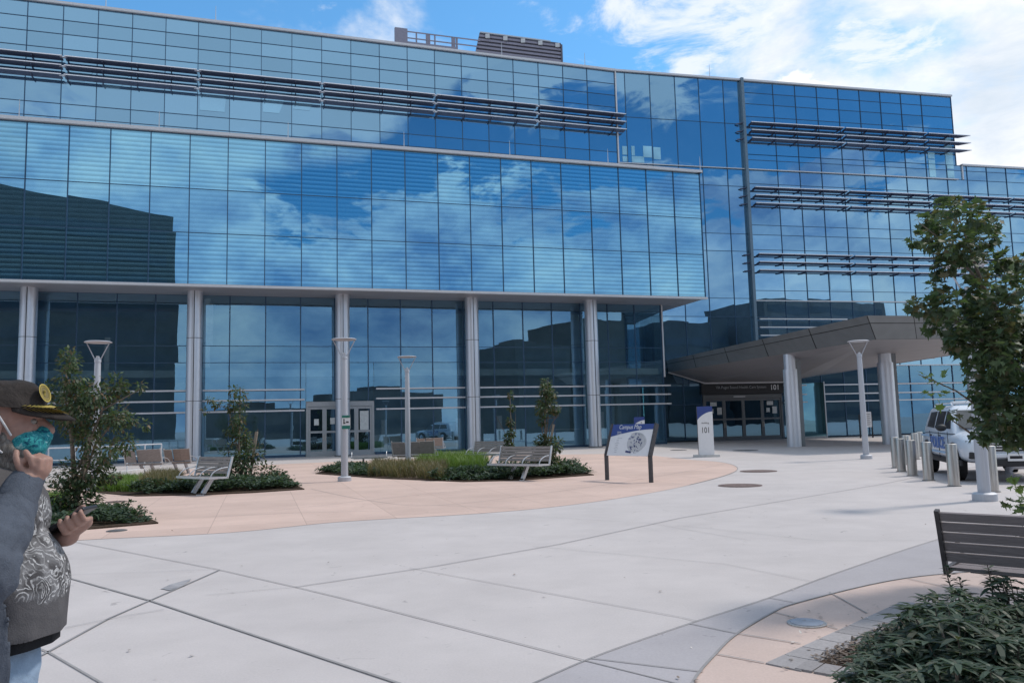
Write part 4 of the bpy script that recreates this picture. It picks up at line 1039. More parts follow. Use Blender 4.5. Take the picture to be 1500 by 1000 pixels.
tree('young_tree', b4, 'leafy sapling with pale bare lower branches beside the slatted bench', cl, ([(0, 0, 0), px_local(b4, 799, 640), px_local(b4, 798, 600), px_local(b4, 803, 556)], [.045, .035, .025, .008]), 'leaf_tree', .10, OVAL,
     [([(0, 0, .6), px_local(b4, 806, 625), px_local(b4, 822, 597)], [.02, .014, .005]), ([(0, 0, .8), px_local(b4, 803, 610), px_local(b4, 802, 585)], [.022, .016, .008]), ([(0, 0, .9), px_local(b4, 793, 625), px_local(b4, 796, 590)], [.02, .016, .006]), (([px_local(b4, 803, 612), px_local(b4, 815, 612), px_local(b4, 823, 596)]), [.012, .01, .004])], (px_local(b4, 805, 655), px_local(b4, 811, 621)), 8)

# ---- beds: soil, ground cover, grass
def bed_soil(name, pxs, z=.03):
    g = MB(); pts = [at(x, y).xy for x, y in pxs]; g.prism([tuple(p) for p in pts][::1], 0, z); o = g.build(name, M['soil']); tag(o, kind='structure')
    bm = bmesh.new(); bm.from_mesh(o.data); bmesh.ops.recalc_face_normals(bm, faces=bm.faces); bm.to_mesh(o.data); bm.free()
    return pts
def inside(p, poly):
    c = False; n_ = len(poly); j_ = n_ - 1
    for i in range(n_):
        a, b = poly[i], poly[j_]
        if (a[1] > p[1]) != (b[1] > p[1]) and p[0] < (b[0] - a[0]) * (p[1] - a[1]) / (b[1] - a[1]) + a[0]: c = not c
        j_ = i
    return c
def scatter(poly, n_, rn):
    xs = [p[0] for p in poly]; ys = [p[1] for p in poly]; out = []
    while len(out) < n_:
        q = (rn.uniform(min(xs), max(xs)), rn.uniform(min(ys), max(ys)))
        if inside(q, poly): out.append(q)
    return out
def grass(name, pxs, n_, h, mat, label, seed):
    rn = random.Random(seed); poly = [at(x, y).xy for x, y in pxs]; m = MB(); tufts = scatter(poly, n_ // 14, rn)
    for tx, ty in tufts:
        for k_ in range(14):
            a = rn.uniform(0, 6.28); l_ = rn.uniform(.2, .9) * h * .8; hh = h * rn.uniform(.5, 1.1); b = Vector((tx + rn.gauss(0, .035), ty + rn.gauss(0, .035), 0)); d = Vector((math.cos(a), math.sin(a), 0)); s_ = Vector((-d.y, d.x, 0)) * .007
            m.add([b - s_, b + s_, b + d * l_ * .4 + Vector((0, 0, hh * .7)) + s_ * .8, b + d * l_ * .4 + Vector((0, 0, hh * .7)) - s_ * .8, b + d * l_ + Vector((0, 0, hh))], [(0, 1, 2, 3), (3, 2, 4)])
    return tag(m.build(name, M[mat]), label, 'grass', kind='stuff')
def cover(name, pxs, n_, h, mat, label, seed, size=.09):
    rn = random.Random(seed); poly = [at(x, y).xy for x, y in pxs]; m = MB()
    for tx, ty in scatter(poly, n_, rn):
        hh = h * (.45 + .9 * mnoise.noise(Vector((tx * 1.3, ty * 1.3, seed))) + .25); hh = max(.06, hh)
        for k_ in range(9):
            z = hh * rn.uniform(.35, 1.1); o = rvec(rn); o.z = abs(o.z) * .6
            leaf(m, Vector((tx + rn.gauss(0, .05), ty + rn.gauss(0, .05), z)), o, Vector((rn.uniform(-.4, .4), rn.uniform(-.4, .4), 1)), size * rn.uniform(.6, 1.2), OVAL, .3)
    return tag(m.build(name, M[mat]), label, 'ground cover', kind='stuff')
bed_soil('planting_soil', [(92, 779), (232, 767), (200, 752), (60, 752), (20, 775)])
cover('ground_cover', [(94, 776), (222, 766), (200, 756), (60, 756), (25, 772)], 420, .26, 'leaf_shrub', 'dark green leafy ground cover around the tree in the leftmost bed', 21)
grass('bed_grass', [(70, 752), (96, 750), (96, 738), (66, 740)], 1600, .35, 'grass_g', 'bright green grass tuft behind the man in the leftmost bed', 22)
bed_soil('planting_soil', [(142, 722), (200, 727), (300, 725), (370, 722), (446, 717), (415, 704), (300, 704), (160, 706)])
grass('bed_grass', [(142, 721), (205, 722), (225, 708), (160, 707)], 5200, .36, 'grass_g', 'yellowish green grass at the left of the middle planting bed', 23)
grass('bed_grass', [(205, 722), (262, 722), (262, 707), (222, 707)], 4200, .50, 'grass_r', 'tawny reddish grass in the middle planting bed behind the bench', 24)
cover('ground_cover', [(186, 726), (300, 723), (370, 720), (438, 716), (410, 707), (270, 712)], 1500, .34, 'leaf_shrub', 'dark green low shrubbery along the front of the middle planting bed', 25, .10)
bed_soil('planting_soil', [(462, 694), (560, 701), (680, 706), (760, 704), (870, 696), (830, 686), (640, 680), (500, 684)])
cover('ground_cover', [(464, 693), (552, 699), (556, 688), (500, 686)], 600, .26, 'leaf_shrub', 'dark green ground cover at the left tip of the farther bed', 26, .11)
grass('bed_grass', [(540, 699), (650, 704), (655, 688), (550, 686)], 6500, .48, 'grass_r', 'tawny grass along the front of the farther planting bed', 27)
grass('bed_grass', [(610, 690), (715, 694), (712, 676), (620, 676)], 7500, .55, 'grass_g', 'bright green grass in the middle of the farther planting bed', 28)
cover('ground_cover', [(630, 704), (700, 705), (760, 703), (866, 695), (835, 687), (700, 694)], 1500, .34, 'leaf_shrub', 'dark green low shrubs at the right tip of the farther bed', 29, .11)

# ---- near bed, bottom right
pav = []
m = MB()
def pav_row(A, B, n_, wdt, side, zt=.012):
    A = at(*A).xy; B = at(*B).xy; d = (B - A) / n_; u = d.normalized(); nn_ = Vector((-u.y, u.x)) * side
    for i in range(n_):
        a = A + d * i + u * .005; b = A + d * (i + 1) - u * .005
        m.prism([tuple(v) for v in ((a + nn_ * .005), (b + nn_ * .005), (b + nn_ * wdt), (a + nn_ * wdt))][::1 if side > 0 else -1], -.02, zt)
A0 = at(1120, 973).xy; A1 = at(1318, 883).xy
pav_row((1120, 973), (1318, 883), 9, .24, -1)
pav_row((1163, 981.5), (1480, 1040), 10, .20, 1, .0165)
pav_row((1318, 883), (1440, 893), 5, .22, -1, .0165)
o = m.build('paver_edging', M['paver']); tag(o, kind='structure')
bm = bmesh.new(); bm.from_mesh(o.data); bmesh.ops.recalc_face_normals(bm, faces=bm.faces); bm.to_mesh(o.data); bm.free()
bed_poly_px = [(1160, 970), (1240, 931), (1318, 893), (1440, 897), (1900, 905), (2300, 1400), (1500, 1040)]
g = MB(); g.poly([(at(x, y).x, at(x, y).y, .008) for x, y in bed_poly_px]); o = g.build('planting_soil', M['soil']); tag(o, kind='structure')
bm = bmesh.new(); bm.from_mesh(o.data); bmesh.ops.triangulate(bm, faces=bm.faces); [f.normal_flip() for f in bm.faces if f.normal.z < 0]; bm.to_mesh(o.data); bm.free()
# bark chips and dry leaves on the soil
rn = random.Random(9); m = MB(); poly = [at(x, y).xy for x, y in [(1185, 968), (1290, 920), (1345, 900), (1420, 905), (1380, 990), (1260, 985)]]
for tx, ty in scatter(poly, 2600, rn):
    o_ = rvec(rn); o_.z *= .25; leaf(m, Vector((tx, ty, rn.uniform(.012, .03))), o_, Vector((0, 0, 1)), rn.uniform(.015, .04), OVAL, 0, .05)
M['mulch'] = leafmat('mulch_chips', [(.10, .07, .05), (.22, .16, .12), (.06, .045, .035), (.30, .22, .17)], .05)
tag(m.build('mulch', M['mulch']), 'brown bark chips and dry leaves on the soil at the tip of the near bed', 'mulch', kind='stuff')
def shrub_mesh(seed, r, h, n_shoots, leafsz, per=9):
    rn = random.Random(seed); m = MB(); st = MB()
    for i in range(n_shoots):
        a = rn.uniform(0, 6.28); rr2 = r * rn.random() ** .5; top = Vector((rr2 * math.cos(a), rr2 * math.sin(a), h * (1 - .45 * (rr2 / r) ** 2) * rn.uniform(.65, 1.1)))
        b = Vector((top.x * .35, top.y * .35, 0)); st.tube([b, b.lerp(top, .6) + Vector((0, 0, .02)), top], [.007, .005, .003], 4, cap=False)
        for lv in (1.0, .78, .55):
            c = b.lerp(top, lv)
            for k_ in range(per if lv == 1 else per - 3):
                aa = k_ * 2.4 + rn.uniform(-.3, .3); el_ = rn.uniform(-.15, .75) if lv == 1 else rn.uniform(-.3, .3)
                d = Vector((math.cos(aa) * math.cos(el_), math.sin(aa) * math.cos(el_), math.sin(el_)))
                leaf(m, c, d, Vector((0, 0, 1)), leafsz * rn.uniform(.7, 1.2), LANCE, rn.uniform(.25, .6), .2)
    return m, st
protos = []
for s_ in range(3):
    m, st = shrub_mesh(40 + s_, .36, .50, 42, .105)
    root = empty('shrub'); m.build('foliage', M['leaf_near'], root); st.build('stems', M['bark'], root); protos.append(root)
sp2 = [(1300, 965), (1345, 945), (1330, 985), (1375, 920), (1400, 925), (1395, 965), (1450, 925), (1445, 965), (1500, 905), (1500, 950), (1350, 990), (1420, 1000), (1290, 1000), (1480, 1010), (1560, 930), (1570, 980), (1400, 1050), (1480, 1060), (1340, 1040), (1560, 1050), (1640, 960), (1650, 1040)]
used = [0, 0, 0]; rn = random.Random(17)
for i, (px, py) in enumerate(sp2):
    k_ = i % 3; o = protos[k_] if not used[k_] else copy_tree(protos[k_]); used[k_] = 1
    p = at(px, py + 34); sc = rn.uniform(.8, 1.1) * (.62 if px < 1320 else (.8 if px < 1390 else .95))
    o.location = (p.x, p.y, 0); o.rotation_euler.z = rn.uniform(0, 6.28); o.scale = (sc, sc, sc * rn.uniform(.66, .86))
    tag(o, 'dark green shrub with narrow drooping leaves in the dense planting at the bottom right', 'shrub', 'dark narrow leaved shrubs in the near bed')
# taller shoots
for i, (px, py, pt) in enumerate([(1395, 905, 828), (1412, 910, 846), (1475, 900, 835), (1455, 905, 822)]):
    p = at(px, py + 18); H_ = dep(px, pt, p.y).z; m = MB(); rn = random.Random(60 + i); root = empty('tall_shoot', (p.x, p.y, 0), 0, 'upright leafy shoot rising above the near shrubs below the dark bench', 'plant', 'upright shoots above the near shrubs')
    st = MB(); st.tube([(0, 0, 0), (.02, 0, H_ * .6), (rn.uniform(-.05, .05), 0, H_)], [.008, .006, .003], 5); st.build('stem', M['bark'], root)
    for k_ in range(34):
        z = H_ * (.35 + .65 * k_ / 34); a = k_ * 2.4; leaf(m, Vector((.01, 0, z)), Vector((math.cos(a), math.sin(a), .5)), Vector((0, 0, 1)), .07, LANCE, .3, .2)
    m.build('foliage', M['leaf_near'], root)

# ---- maple at the right edge
bm_ = Vector((dep(1560, 600, 7.3).x, 7.3, 0))
rn = random.Random(31)
spec = [(1400, 312, 26, 2), (1425, 325, 26, 2), (1380, 332, 24, 2), (1352, 330, 14, 1), (1345, 345, 16, 1), (1405, 350, 36, 3), (1440, 355, 30, 2), (1370, 362, 24, 2), (1420, 380, 34, 3), (1390, 385, 22, 1), (1450, 335, 16, 1), (1460, 380, 18, 1),
        (1490, 395, 24, 2), (1500, 380, 18, 1), (1370, 420, 18, 1), (1378, 442, 20, 1), (1345, 450, 16, 1), (1330, 446, 9, 1), (1368, 470, 26, 2), (1400, 455, 24, 2), (1440, 440, 36, 3), (1475, 430, 34, 3), (1410, 480, 36, 3), (1450, 480, 40, 4), (1490, 475, 40, 4),
        (1395, 505, 26, 2), (1440, 515, 38, 3), (1480, 520, 44, 5), (1460, 555, 44, 5), (1500, 560, 44, 4), (1440, 585, 30, 3), (1475, 595, 42, 5), (1510, 610, 40, 4), (1440, 612, 22, 2), (1432, 636, 18, 1), (1452, 630, 16, 1), (1480, 632, 24, 2), (1402, 606, 9, 1),
        (1505, 640, 26, 2), (1545, 500, 60, 5), (1560, 600, 60, 5), (1560, 420, 50, 4), (1420, 440, 26, 2), (1350, 570, 8, 0), (1374, 552, 8, 0), (1540, 690, 24, 1), (1500, 738, 12, 1), (1490, 760, 10, 1), (1478, 735, 7, 1), (1500, 785, 9, 1), (1400, 580, 14, 0)]
cl = crown_px(bm_, [s_ for s_ in spec if s_[3] > 0], rn, 3.2, .45)
def br_(pts, rs): return ([px_local(bm_, x, y, d) for x, y, d in pts], rs)
stems = [br_([(1555, 640, 0), (1500, 520, .05), (1440, 420, 0), (1405, 320, 0)], [.045, .03, .018, .005]), br_([(1555, 690, 0), (1490, 640, .1), (1430, 640, 0), (1390, 612, 0)], [.03, .02, .012, .004]), br_([(1550, 600, 0), (1480, 530, -.1), (1400, 470, 0), (1335, 446, 0)], [.035, .024, .014, .004]),
         br_([(1540, 560, 0), (1440, 600, 0), (1400, 572, -.1), (1345, 548, -.1)], [.02, .012, .007, .003]), br_([(1560, 500, 0), (1530, 420, .2), (1500, 370, .2)], [.03, .02, .006]), br_([(1440, 420, 0), (1390, 360, 0), (1345, 325, 0)], [.014, .009, .003])]
tree('maple_tree', bm_, 'leafy young maple hanging in from the right edge over the police car', cl, ([(0, 0, 0), (.03, .02, 1.2), px_local(bm_, 1558, 500, 0), px_local(bm_, 1555, 380, .1)], [.07, .055, .04, .012]), 'leaf_maple', .076, MAPLE, stems, None, 12,
     lime=[(px_local(bm_, 1368, 578, -.1), .10, 12), (px_local(bm_, 1376, 556, -.1), .05, 4), (px_local(bm_, 1482, 712, -.3), .06, 8), (px_local(bm_, 1355, 552, -.1), .05, 4)])

# stain and small litter on the paving
rn = random.Random(77); m = MB()
c0 = at(262, 860); pts = []
for i in range(14):
    a = 2 * math.pi * i / 14; pts.append(c0 + Vector((math.cos(a) * .34 * rn.uniform(.6, 1.1), math.sin(a) * .10 * rn.uniform(.5, 1.2), 0)))
d_ = (at(300, 845) - at(225, 880)).normalized(); ang = math.atan2(d_.y, d_.x)
m.poly([Vector(((p - c0).x * math.cos(ang) - (p - c0).y * math.sin(ang) + c0.x - .06, (p - c0).x * math.sin(ang) + (p - c0).y * math.cos(ang) + c0.y + .10, .006)) for p in pts])
t = NT('damp_stain'); c = t.ramp(t.noise(5, 4, t.pos(), .6, 1), [(.35, (.24, .235, .25)), (.7, (.36, .35, .36))]); t.bsdf(c, .8, 0, .2)
struct('paving_stain', m, t.m)
m = MB()
for i in range(70):
    px, py = rn.uniform(60, 1480), rn.uniform(700, 1000) if i % 3 else rn.uniform(740, 860)
    p = at(px, py); o_ = rvec(rn); o_.z *= .15
    leaf(m, Vector((p.x, p.y, .014)), o_, Vector((0, 0, 1)), rn.uniform(.012, .045), OVAL, 0, .08)
for k_ in range(70):
    p = at(rn.uniform(1150, 1330), rn.uniform(890, 985)); o_ = rvec(rn); o_.z *= .15; leaf(m, Vector((p.x, p.y, .018)), o_, Vector((0, 0, 1)), rn.uniform(.012, .035), OVAL, 0, .08)
tag(m.build('leaf_litter', leafmat('dry_litter', [(.10, .07, .05), (.30, .24, .19), (.16, .11, .08), (.6, .58, .55)], .0)), 'tiny dry leaves and specks scattered over the paving', 'litter', kind='stuff')
# ------------------------------------------------------------------ police car
def car():
    root = empty('police_car', (11.58, 19.9, 0), R(-106.9), 'white police car with blue lettering, parked behind the steel bollards', 'car')
    paint = simple('car_white_paint', (.62, .66, .72), .22, 0, .02, 2, .6); dark = simple('car_glass', (.03, .04, .05), .08, .1, .1, 1, .8)
    blk = simple('car_black_plastic', (.025, .026, .03), .6); chrome = simple('chrome', (.6, .62, .65), .2, .9, .05); tyre = simple('tyre_rubber', (.02, .02, .021), .85)
    lensm = simple('headlamp_lens', (.30, .34, .38), .12, .3, .3, 10, .8)
    def ring(x, z0, z1, hw, n=28, p=4.2):
        out = []
        for i in range(n):
            a = 2 * math.pi * i / n; c, s_ = math.cos(a), math.sin(a)
            y = math.copysign(abs(c) ** (2 / p), c) * hw; z = (z0 + z1) / 2 + math.copysign(abs(s_) ** (2 / p), s_) * (z1 - z0) / 2
            if z > .85: y *= 1 - .10 * ((z - .85) / .35) ** 1.5
            if z < .5: y *= 1 - .05 * (.5 - z) / .2
            out.append((x, y, z))
        return out
    st = [(-2.46, .56, .98, .80), (-2.42, .46, 1.08, .90), (-2.3, .40, 1.14, .96), (-1.5, .38, 1.15, 1.0), (-.6, .37, 1.13, 1.005), (.4, .37, 1.13, 1.005), (1.1, .37, 1.14, 1.0), (1.6, .38, 1.12, .985), (2.0, .40, 1.07, .965), (2.25, .42, 1.02, .93), (2.38, .46, .97, .87), (2.44, .52, .90, .78)]
    m = MB(); vs = []; n = 28
    for s_ in st: vs += ring(*s_)
    k = len(st); m.add(vs, [(i * n + j, i * n + (j + 1) % n, (i + 1) * n + (j + 1) % n, (i + 1) * n + j) for i in range(k - 1) for j in range(n)] + [tuple(range(n - 1, -1, -1)), tuple((k - 1) * n + j for j in range(n))])
    body = m.build('body', paint, root, smooth=50)
    def rr(x0, x1, hw, z, rd=.18, nn=5):
        pts = []
        for cx, cy, a0 in ((x1 - rd, hw - rd, 0), (x0 + rd, hw - rd, 90), (x0 + rd, -hw + rd, 180), (x1 - rd, -hw + rd, 270)):
            for i in range(nn): a = R(a0 + 90 * i / (nn - 1)); pts.append((cx + rd * math.cos(a), cy + rd * math.sin(a), z))
        return pts
    lv = [rr(-2.43, 1.22, .90, 1.06), rr(-2.38, 1.10, .885, 1.16), rr(-2.28, .72, .82, 1.42), rr(-2.18, .40, .755, 1.63), rr(-2.02, .25, .70, 1.70), rr(-1.8, .05, .58, 1.735)]
    m = MB(); n2 = 20; vs = sum(lv, []); m.add(vs, [(i * n2 + j, i * n2 + (j + 1) % n2, (i + 1) * n2 + (j + 1) % n2, (i + 1) * n2 + j) for i in range(5) for j in range(n2)] + [tuple(5 * n2 + j for j in range(n2))])
    m.build('cabin', paint, root, smooth=50)
    def side(x_z, s_, off=.006):      # point on the inclined cabin side
        x, z = x_z; hw = .885 + (z - 1.16) * (.755 - .885) / (1.63 - 1.16); return (x, s_ * (hw + off), z)
    for s_ in (-1, 1):
        for pts in ([(.86, 1.17), (.10, 1.17), (.10, 1.60), (.42, 1.58), (.62, 1.44)], [(.02, 1.17), (-.92, 1.17), (-.92, 1.60), (.02, 1.60)], [(-1.02, 1.17), (-1.95, 1.20), (-1.80, 1.58), (-1.02, 1.60)]):
            w_ = MB(); w_.poly([side(p, s_, .008) for p in pts]); w_.build('window', dark, root)
        for x0, x1 in ((.05, 1.05), (-.98, .05)):
            d = MB(); y = s_ * 1.008
            for a, b in (((x0, .45), (x0, 1.1)), ((x1, .45), (x1, 1.1)), ((x0, .45), (x1, .45))): d.obox((a[0], y * .998, a[1]), (b[0], y * .998, b[1]), .012, .012, up=(0, 1, 0))
            dr = d.build('door', blk, root)
            h = MB(); h.obox((x0 + .08, y + s_ * .01, 1.0), (x0 + .26, y + s_ * .01, 1.0), .03, .03); h.build('handle', blk, dr)
        mr = MB(); mr.ellipsoid((.82, s_ * 1.08, 1.2), (.09, .12, .085)); mr.build('wing_mirror', blk, root, 60)
        sk = MB(); sk.obox((-2.2, s_ * .985, .42), (2.1, s_ * .975, .42), .04, .12); sk.build('side_skirt', blk, root)
        for xw in (-1.50, 1.47):
            a = MB(); pts = [(xw + .47 * math.cos(t), s_ * .985, .40 + .47 * math.sin(t)) for t in [math.pi * 2 * i / 28 for i in range(28)]]
            pts2 = [(p[0], s_ * 1.012, p[2]) for p in pts]; a.add(pts + pts2, [tuple(range(28)), tuple(range(28, 56))] + [(i, (i + 1) % 28, 28 + (i + 1) % 28, 28 + i) for i in range(28)]); a.build('wheel_arch', blk, root)
            w_ = MB(); w_.lathe([(.22, -.12), (.34, -.13), (.38, -.10), (.385, 0), (.38, .10), (.34, .13), (.22, .12)], n=28)
            w_.v = [(v[0] + xw, v[2] + s_ * .92, v[1] + .385) for v in w_.v]; wo = w_.build('wheel', tyre, root, 40)
            w_ = MB(); w_.lathe([(.24, .0), (.24, .03), (.20, .045), (.07, .03), (.05, .05)], n=20); w_.v = [(v[0] + xw, s_ * (1.035 + v[2]), v[1] + .385) for v in w_.v]; w_.build('rim', chrome, wo, 40)
            w_ = MB()
            for i in range(5): t = 2 * math.pi * i / 5; w_.obox((xw + .05 * math.cos(t), s_ * 1.09, .385 + .05 * math.sin(t)), (xw + .2 * math.cos(t), s_ * 1.085, .385 + .2 * math.sin(t)), .05, .02, up=(0, 1, 0))
            w_.build('spokes', chrome, wo)
        hl = MB(); hl.add([(2.425, s_ * .52, .90), (2.26, s_ * .90, .93), (2.30, s_ * .885, .80), (2.455, s_ * .54, .80)] + [(2.30, s_ * .52, .90), (2.1, s_ * .88, .93), (2.1, s_ * .86, .80), (2.30, s_ * .54, .80)], [(0, 1, 2, 3), (0, 4, 5, 1), (1, 5, 6, 2), (2, 6, 7, 3), (3, 7, 4, 0)])
        hl.build('headlight', lensm, root)
        fg = MB(); fg.box((2.37, s_ * .72, .60), (.14, .30, .15)); fo = fg.build('fog_recess', blk, root, bevel=.02)
        fg = MB(); fg.lathe([(.05, 0), (.05, .02), (.001, .03)], n=16); fg.v = [(2.44 + v[2], s_ * .72 + v[0], .60 + v[1]) for v in fg.v]; fg.build('fog_lamp', lensm, fo)
    w_ = MB(); w_.poly([(1.13, -.76, 1.175), (1.13, .76, 1.175), (.47, .66, 1.60), (.47, -.66, 1.60)]); w_.v = [(v[0] + .02, v[1], v[2] + .012) for v in w_.v]; w_.build('windshield', dark, root)
    gr = MB(); gr.box((2.42, 0, .80), (.10, 1.04, .22)); go = gr.build('grille', blk, root, bevel=.02)
    gr = MB()
    for z in (.86, .80, .74): gr.box((2.475, 0, z), (.02, 1.0, .022))
    gr.build('grille_bars', chrome, go)
    b_ = MB(); b_.box((2.42, 0, .44), (.16, 1.5, .16)); b_.build('bumper', blk, root, bevel=.03)
    b_ = MB(); b_.box((2.44, 0, .60), (.14, 1.1, .10)); b_.build('bumper_insert', paint, root, bevel=.03)
    pl = MB(); pl.box((2.52, .0, .56), (.015, .32, .16)); pp = pl.build('license_plate', M['white'], root)
    pl = MB(); pl.box((2.53, 0, .56), (.004, .24, .06)); pl.build('plate_marks', M['ink'], pp)
    for s_ in (-1, 1):
        r_ = MB(); r_.tube([(-1.9, s_ * .66, 1.74), (-1.7, s_ * .66, 1.79), (.0, s_ * .66, 1.79), (.15, s_ * .66, 1.73)], .018, 8); r_.build('roof_rail', paint, root)
    lb_ = MB(); lb_.box((-.35, 0, 1.80), (.28, 1.15, .08)); lb_.build('light_bar', M['white'], root, bevel=.03)
    blue = simple('police_blue', (.05, .14, .42), .4)
    Mx = frame_M((-.93, -1.012, .70), (1, 0, 0), (0, 0, 1)); text('lettering', 'POLICE', .40, Mx, blue, root, extrude=.004, sx=1.22, bold=.012)
    s_ = MB(); s_.box((-.1, -1.009, .60), (1.6, .006, .045)); s_.box((-1.6, -1.004, .98), (1.0, .006, .05)); s_.build('stripe', simple('pale_blue_stripe', (.30, .48, .68), .4), root)
    return root
car()
# a grey rounded tube rail lying by the drive, far right
p = at(1478, 694); q = at(1600, 690); m = MB(); d = q - p
m.tube([(0, 0, .0), (.0, 0, .12), (.12, .0, .2), (d.x, d.y, .2), (d.x + .1, d.y, 0)], .09, 10)
o = m.build('parking_rail', M['galv'], None, 50); o.location = p; tag(o, 'low rounded grey metal rail in front of the police car at the right edge', 'rail')

# ------------------------------------------------------------------ the man
skin = NT('skin'); cs = skin.ramp(skin.noise(9, 4, skin.obj(), .6), [(.3, (.29, .16, .125)), (.7, (.38, .235, .19))])
cs = skin.mix(.5, cs, skin.ramp(skin.noise(90, 3, skin.obj()), [(.3, .85), (.7, 1.1)]), 'MULTIPLY')
b_ = skin.bsdf(cs, .55, 0, .35, skin.bump(skin.noise(120, 3, skin.obj()), .25, .002)); b_.inputs['Subsurface Weight'].default_value = .08; b_.inputs['Subsurface Radius'].default_value = (.02, .008, .004); b_.inputs['Subsurface Scale'].default_value = .3
SKIN = skin.m
def cloth(name, col, sc=320, wr=5):
    t = NT(name); f = t.noise(sc, 2, t.obj()); w_ = t.noise(wr, 4, t.obj(), .55, .5)
    c = t.mix(.5, t.ramp(w_, [(.25, tuple(x * .72 for x in col)), (.75, tuple(x * 1.15 for x in col))]), t.ramp(f, [(.3, .75), (.7, 1.2)]), 'MULTIPLY')
    hh = t.math('ADD', t.math('MULTIPLY', f, .08), w_)
    t.bsdf(c, .9, 0, .15, t.bump(hh, .55, .03)); return t
HOOD = cloth('grey_blue_sweatshirt', (.085, .098, .125), 300, 9).m
UNDER = cloth('black_undershirt', (.022, .022, .025)).m
t = cloth('light_denim', (.30, .40, .53), 500, 6); JEAN = t.m
# T-shirt with a printed pale scroll and rose pattern
t = NT('charcoal_tee_print'); ob = t.obj(); f = t.noise(300, 2, ob); wv = t.noise(5, 4, ob, .5, .4)
base = t.mix(.5, t.ramp(wv, [(.25, (.080, .076, .080)), (.75, (.13, .125, .13))]), t.ramp(f, [(.3, .8), (.7, 1.15)]), 'MULTIPLY')
sp = t.n('ShaderNodeSeparateXYZ'); t.l(ob, sp.inputs[0])
vm = t.n('ShaderNodeMapping'); vm.inputs['Scale'].default_value = (1, 1, 1); t.l(ob, vm.inputs[0])
vo = t.n('ShaderNodeTexVoronoi', feature='F1'); vo.inputs['Scale'].default_value = 12
nv = t.n('ShaderNodeTexNoise'); nv.inputs['Scale'].default_value = 9; nv.inputs['Detail'].default_value = 3; t.l(ob, nv.inputs['Vector'])
vs_ = t.n('ShaderNodeVectorMath', operation='SCALE'); vs_.inputs['Scale'].default_value = .16; t.l(nv.outputs['Color'], vs_.inputs[0])
va_ = t.n('ShaderNodeVectorMath', operation='ADD'); t.l(ob, va_.inputs[0]); t.l(vs_.outputs[0], va_.inputs[1]); t.l(va_.outputs[0], vo.inputs['Vector'])
dist = t.math('ADD', vo.outputs['Distance'], t.math('MULTIPLY', t.noise(16, 4, ob, .6, 1.2), .55))
rings = t.math('SINE', t.math('MULTIPLY', dist, 40)); prn = t.ramp(rings, [(.50, 0), (.72, 1)])
fil = t.ramp(t.noise(24, 4, ob, .6, 1.6), [(.42, .25), (.6, 1)])
prn = t.math('MULTIPLY', prn, fil)
# pattern stays inside a rounded badge on the chest and belly
yz = t.math('POWER', t.math('DIVIDE', t.math('SUBTRACT', sp.outputs[2], 1.265), .150), 2.0)
yy = t.math('POWER', t.math('DIVIDE', t.math('ADD', sp.outputs[1], .02), .15), 2.0)
rad = t.math('ADD', t.math('ADD', yz, yy), t.math('MULTIPLY', t.math('SUBTRACT', t.noise(20, 3, ob), .5), .7))
msk = t.ramp(rad, [(.80, 1), (.95, 0)]); prn = t.math('MULTIPLY', prn, msk)
c = t.mix(t.math('MULTIPLY', prn, .9), t.mix(t.math('MULTIPLY', msk, .55), base, t.ramp(t.noise(17, 4, ob, .6, 1.0), [(.4, (.05, .048, .05)), (.6, (.26, .26, .27))])), (.56, .56, .57)); t.bsdf(c, .9, 0, .15, t.bump(t.math('ADD', t.math('MULTIPLY', f, .08), wv), .5, .03)); TEE = t.m
t = NT('grey_beard'); mp_ = t.n('ShaderNodeMapping'); mp_.inputs['Scale'].default_value = (160, 160, 22); t.l(t.obj(), mp_.inputs[0])
hf = t.noise(1, 4, mp_.outputs[0], .6, .6); t.bsdf(t.ramp(hf, [(.3, (.10, .085, .075)), (.7, (.30, .27, .245))]), .85, 0, .2, t.bump(hf, .9, .008)); BEARD = t.m
t = NT('teal_mask'); n1_ = t.noise(55, 5, t.obj(), .7, 1.0); n2_ = t.noise(60, 3, t.obj(), .6, .8)
c = t.ramp(n1_, [(.30, (.004, .03, .07)), (.42, (.01, .10, .15)), (.48, (.05, .36, .34)), (.53, (.01, .12, .18)), (.60, (.06, .36, .38)), (.70, (.45, .62, .6))]); t.bsdf(c, .85, 0, .2, t.bump(n2_, .3, .004)); MASK = t.m
CAP = cloth('dark_cap', (.040, .034, .032), 260, 14).m; YEL = simple('yellow_embroidery', (.40, .31, .07), .7, 0, .25, 120); LOOP = simple('white_loop', (.55, .55, .56), .8)

man = empty('person', (-1.375, 2.14, 0), 0, 'man in dark cap, teal mask and grey sweatshirt holding a phone', 'person')
BR = Matrix.Rotation(R(12), 3, 'Z')
def B(x, y, z): return BR @ Vector((x, y, z))
ls, rs = B(-.03, .19, 1.415), B(-.03, -.19, 1.415)
re, rw = Vector((.160, -.300, 1.235)), Vector((.132, -.100, 1.425))
le, lw = Vector((-.10, .215, 1.14)), Vector((.075, .120, 1.262))
m = MB()
m.ellipsoid(B(-.03, 0, .95), (.12, .14, .12)); m.ellipsoid(B(.01, 0, 1.12), (.135, .145, .15)); m.ellipsoid(B(-.02, 0, 1.33), (.12, .17, .15))
m.cone(B(-.03, .13, 1.41), B(-.03, -.13, 1.41), .06, .06); m.cone((-.03, 0, 1.41), (.01, 0, 1.54), .065, .058)
hv0 = len(m.v); m.ellipsoid((.02, 0, 1.615), (.098, .076, .085)); m.ellipsoid((.058, 0, 1.575), (.064, .062, .085)); m.ellipsoid((.065, 0, 1.52), (.055, .048, .035))
m.cone((.118, 0, 1.60), (.140, 0, 1.568), .010, .017); m.ellipsoid((.105, 0, 1.612), (.022, .055, .013)); m.ellipsoid((.118, 0, 1.535), (.014, .026, .012))
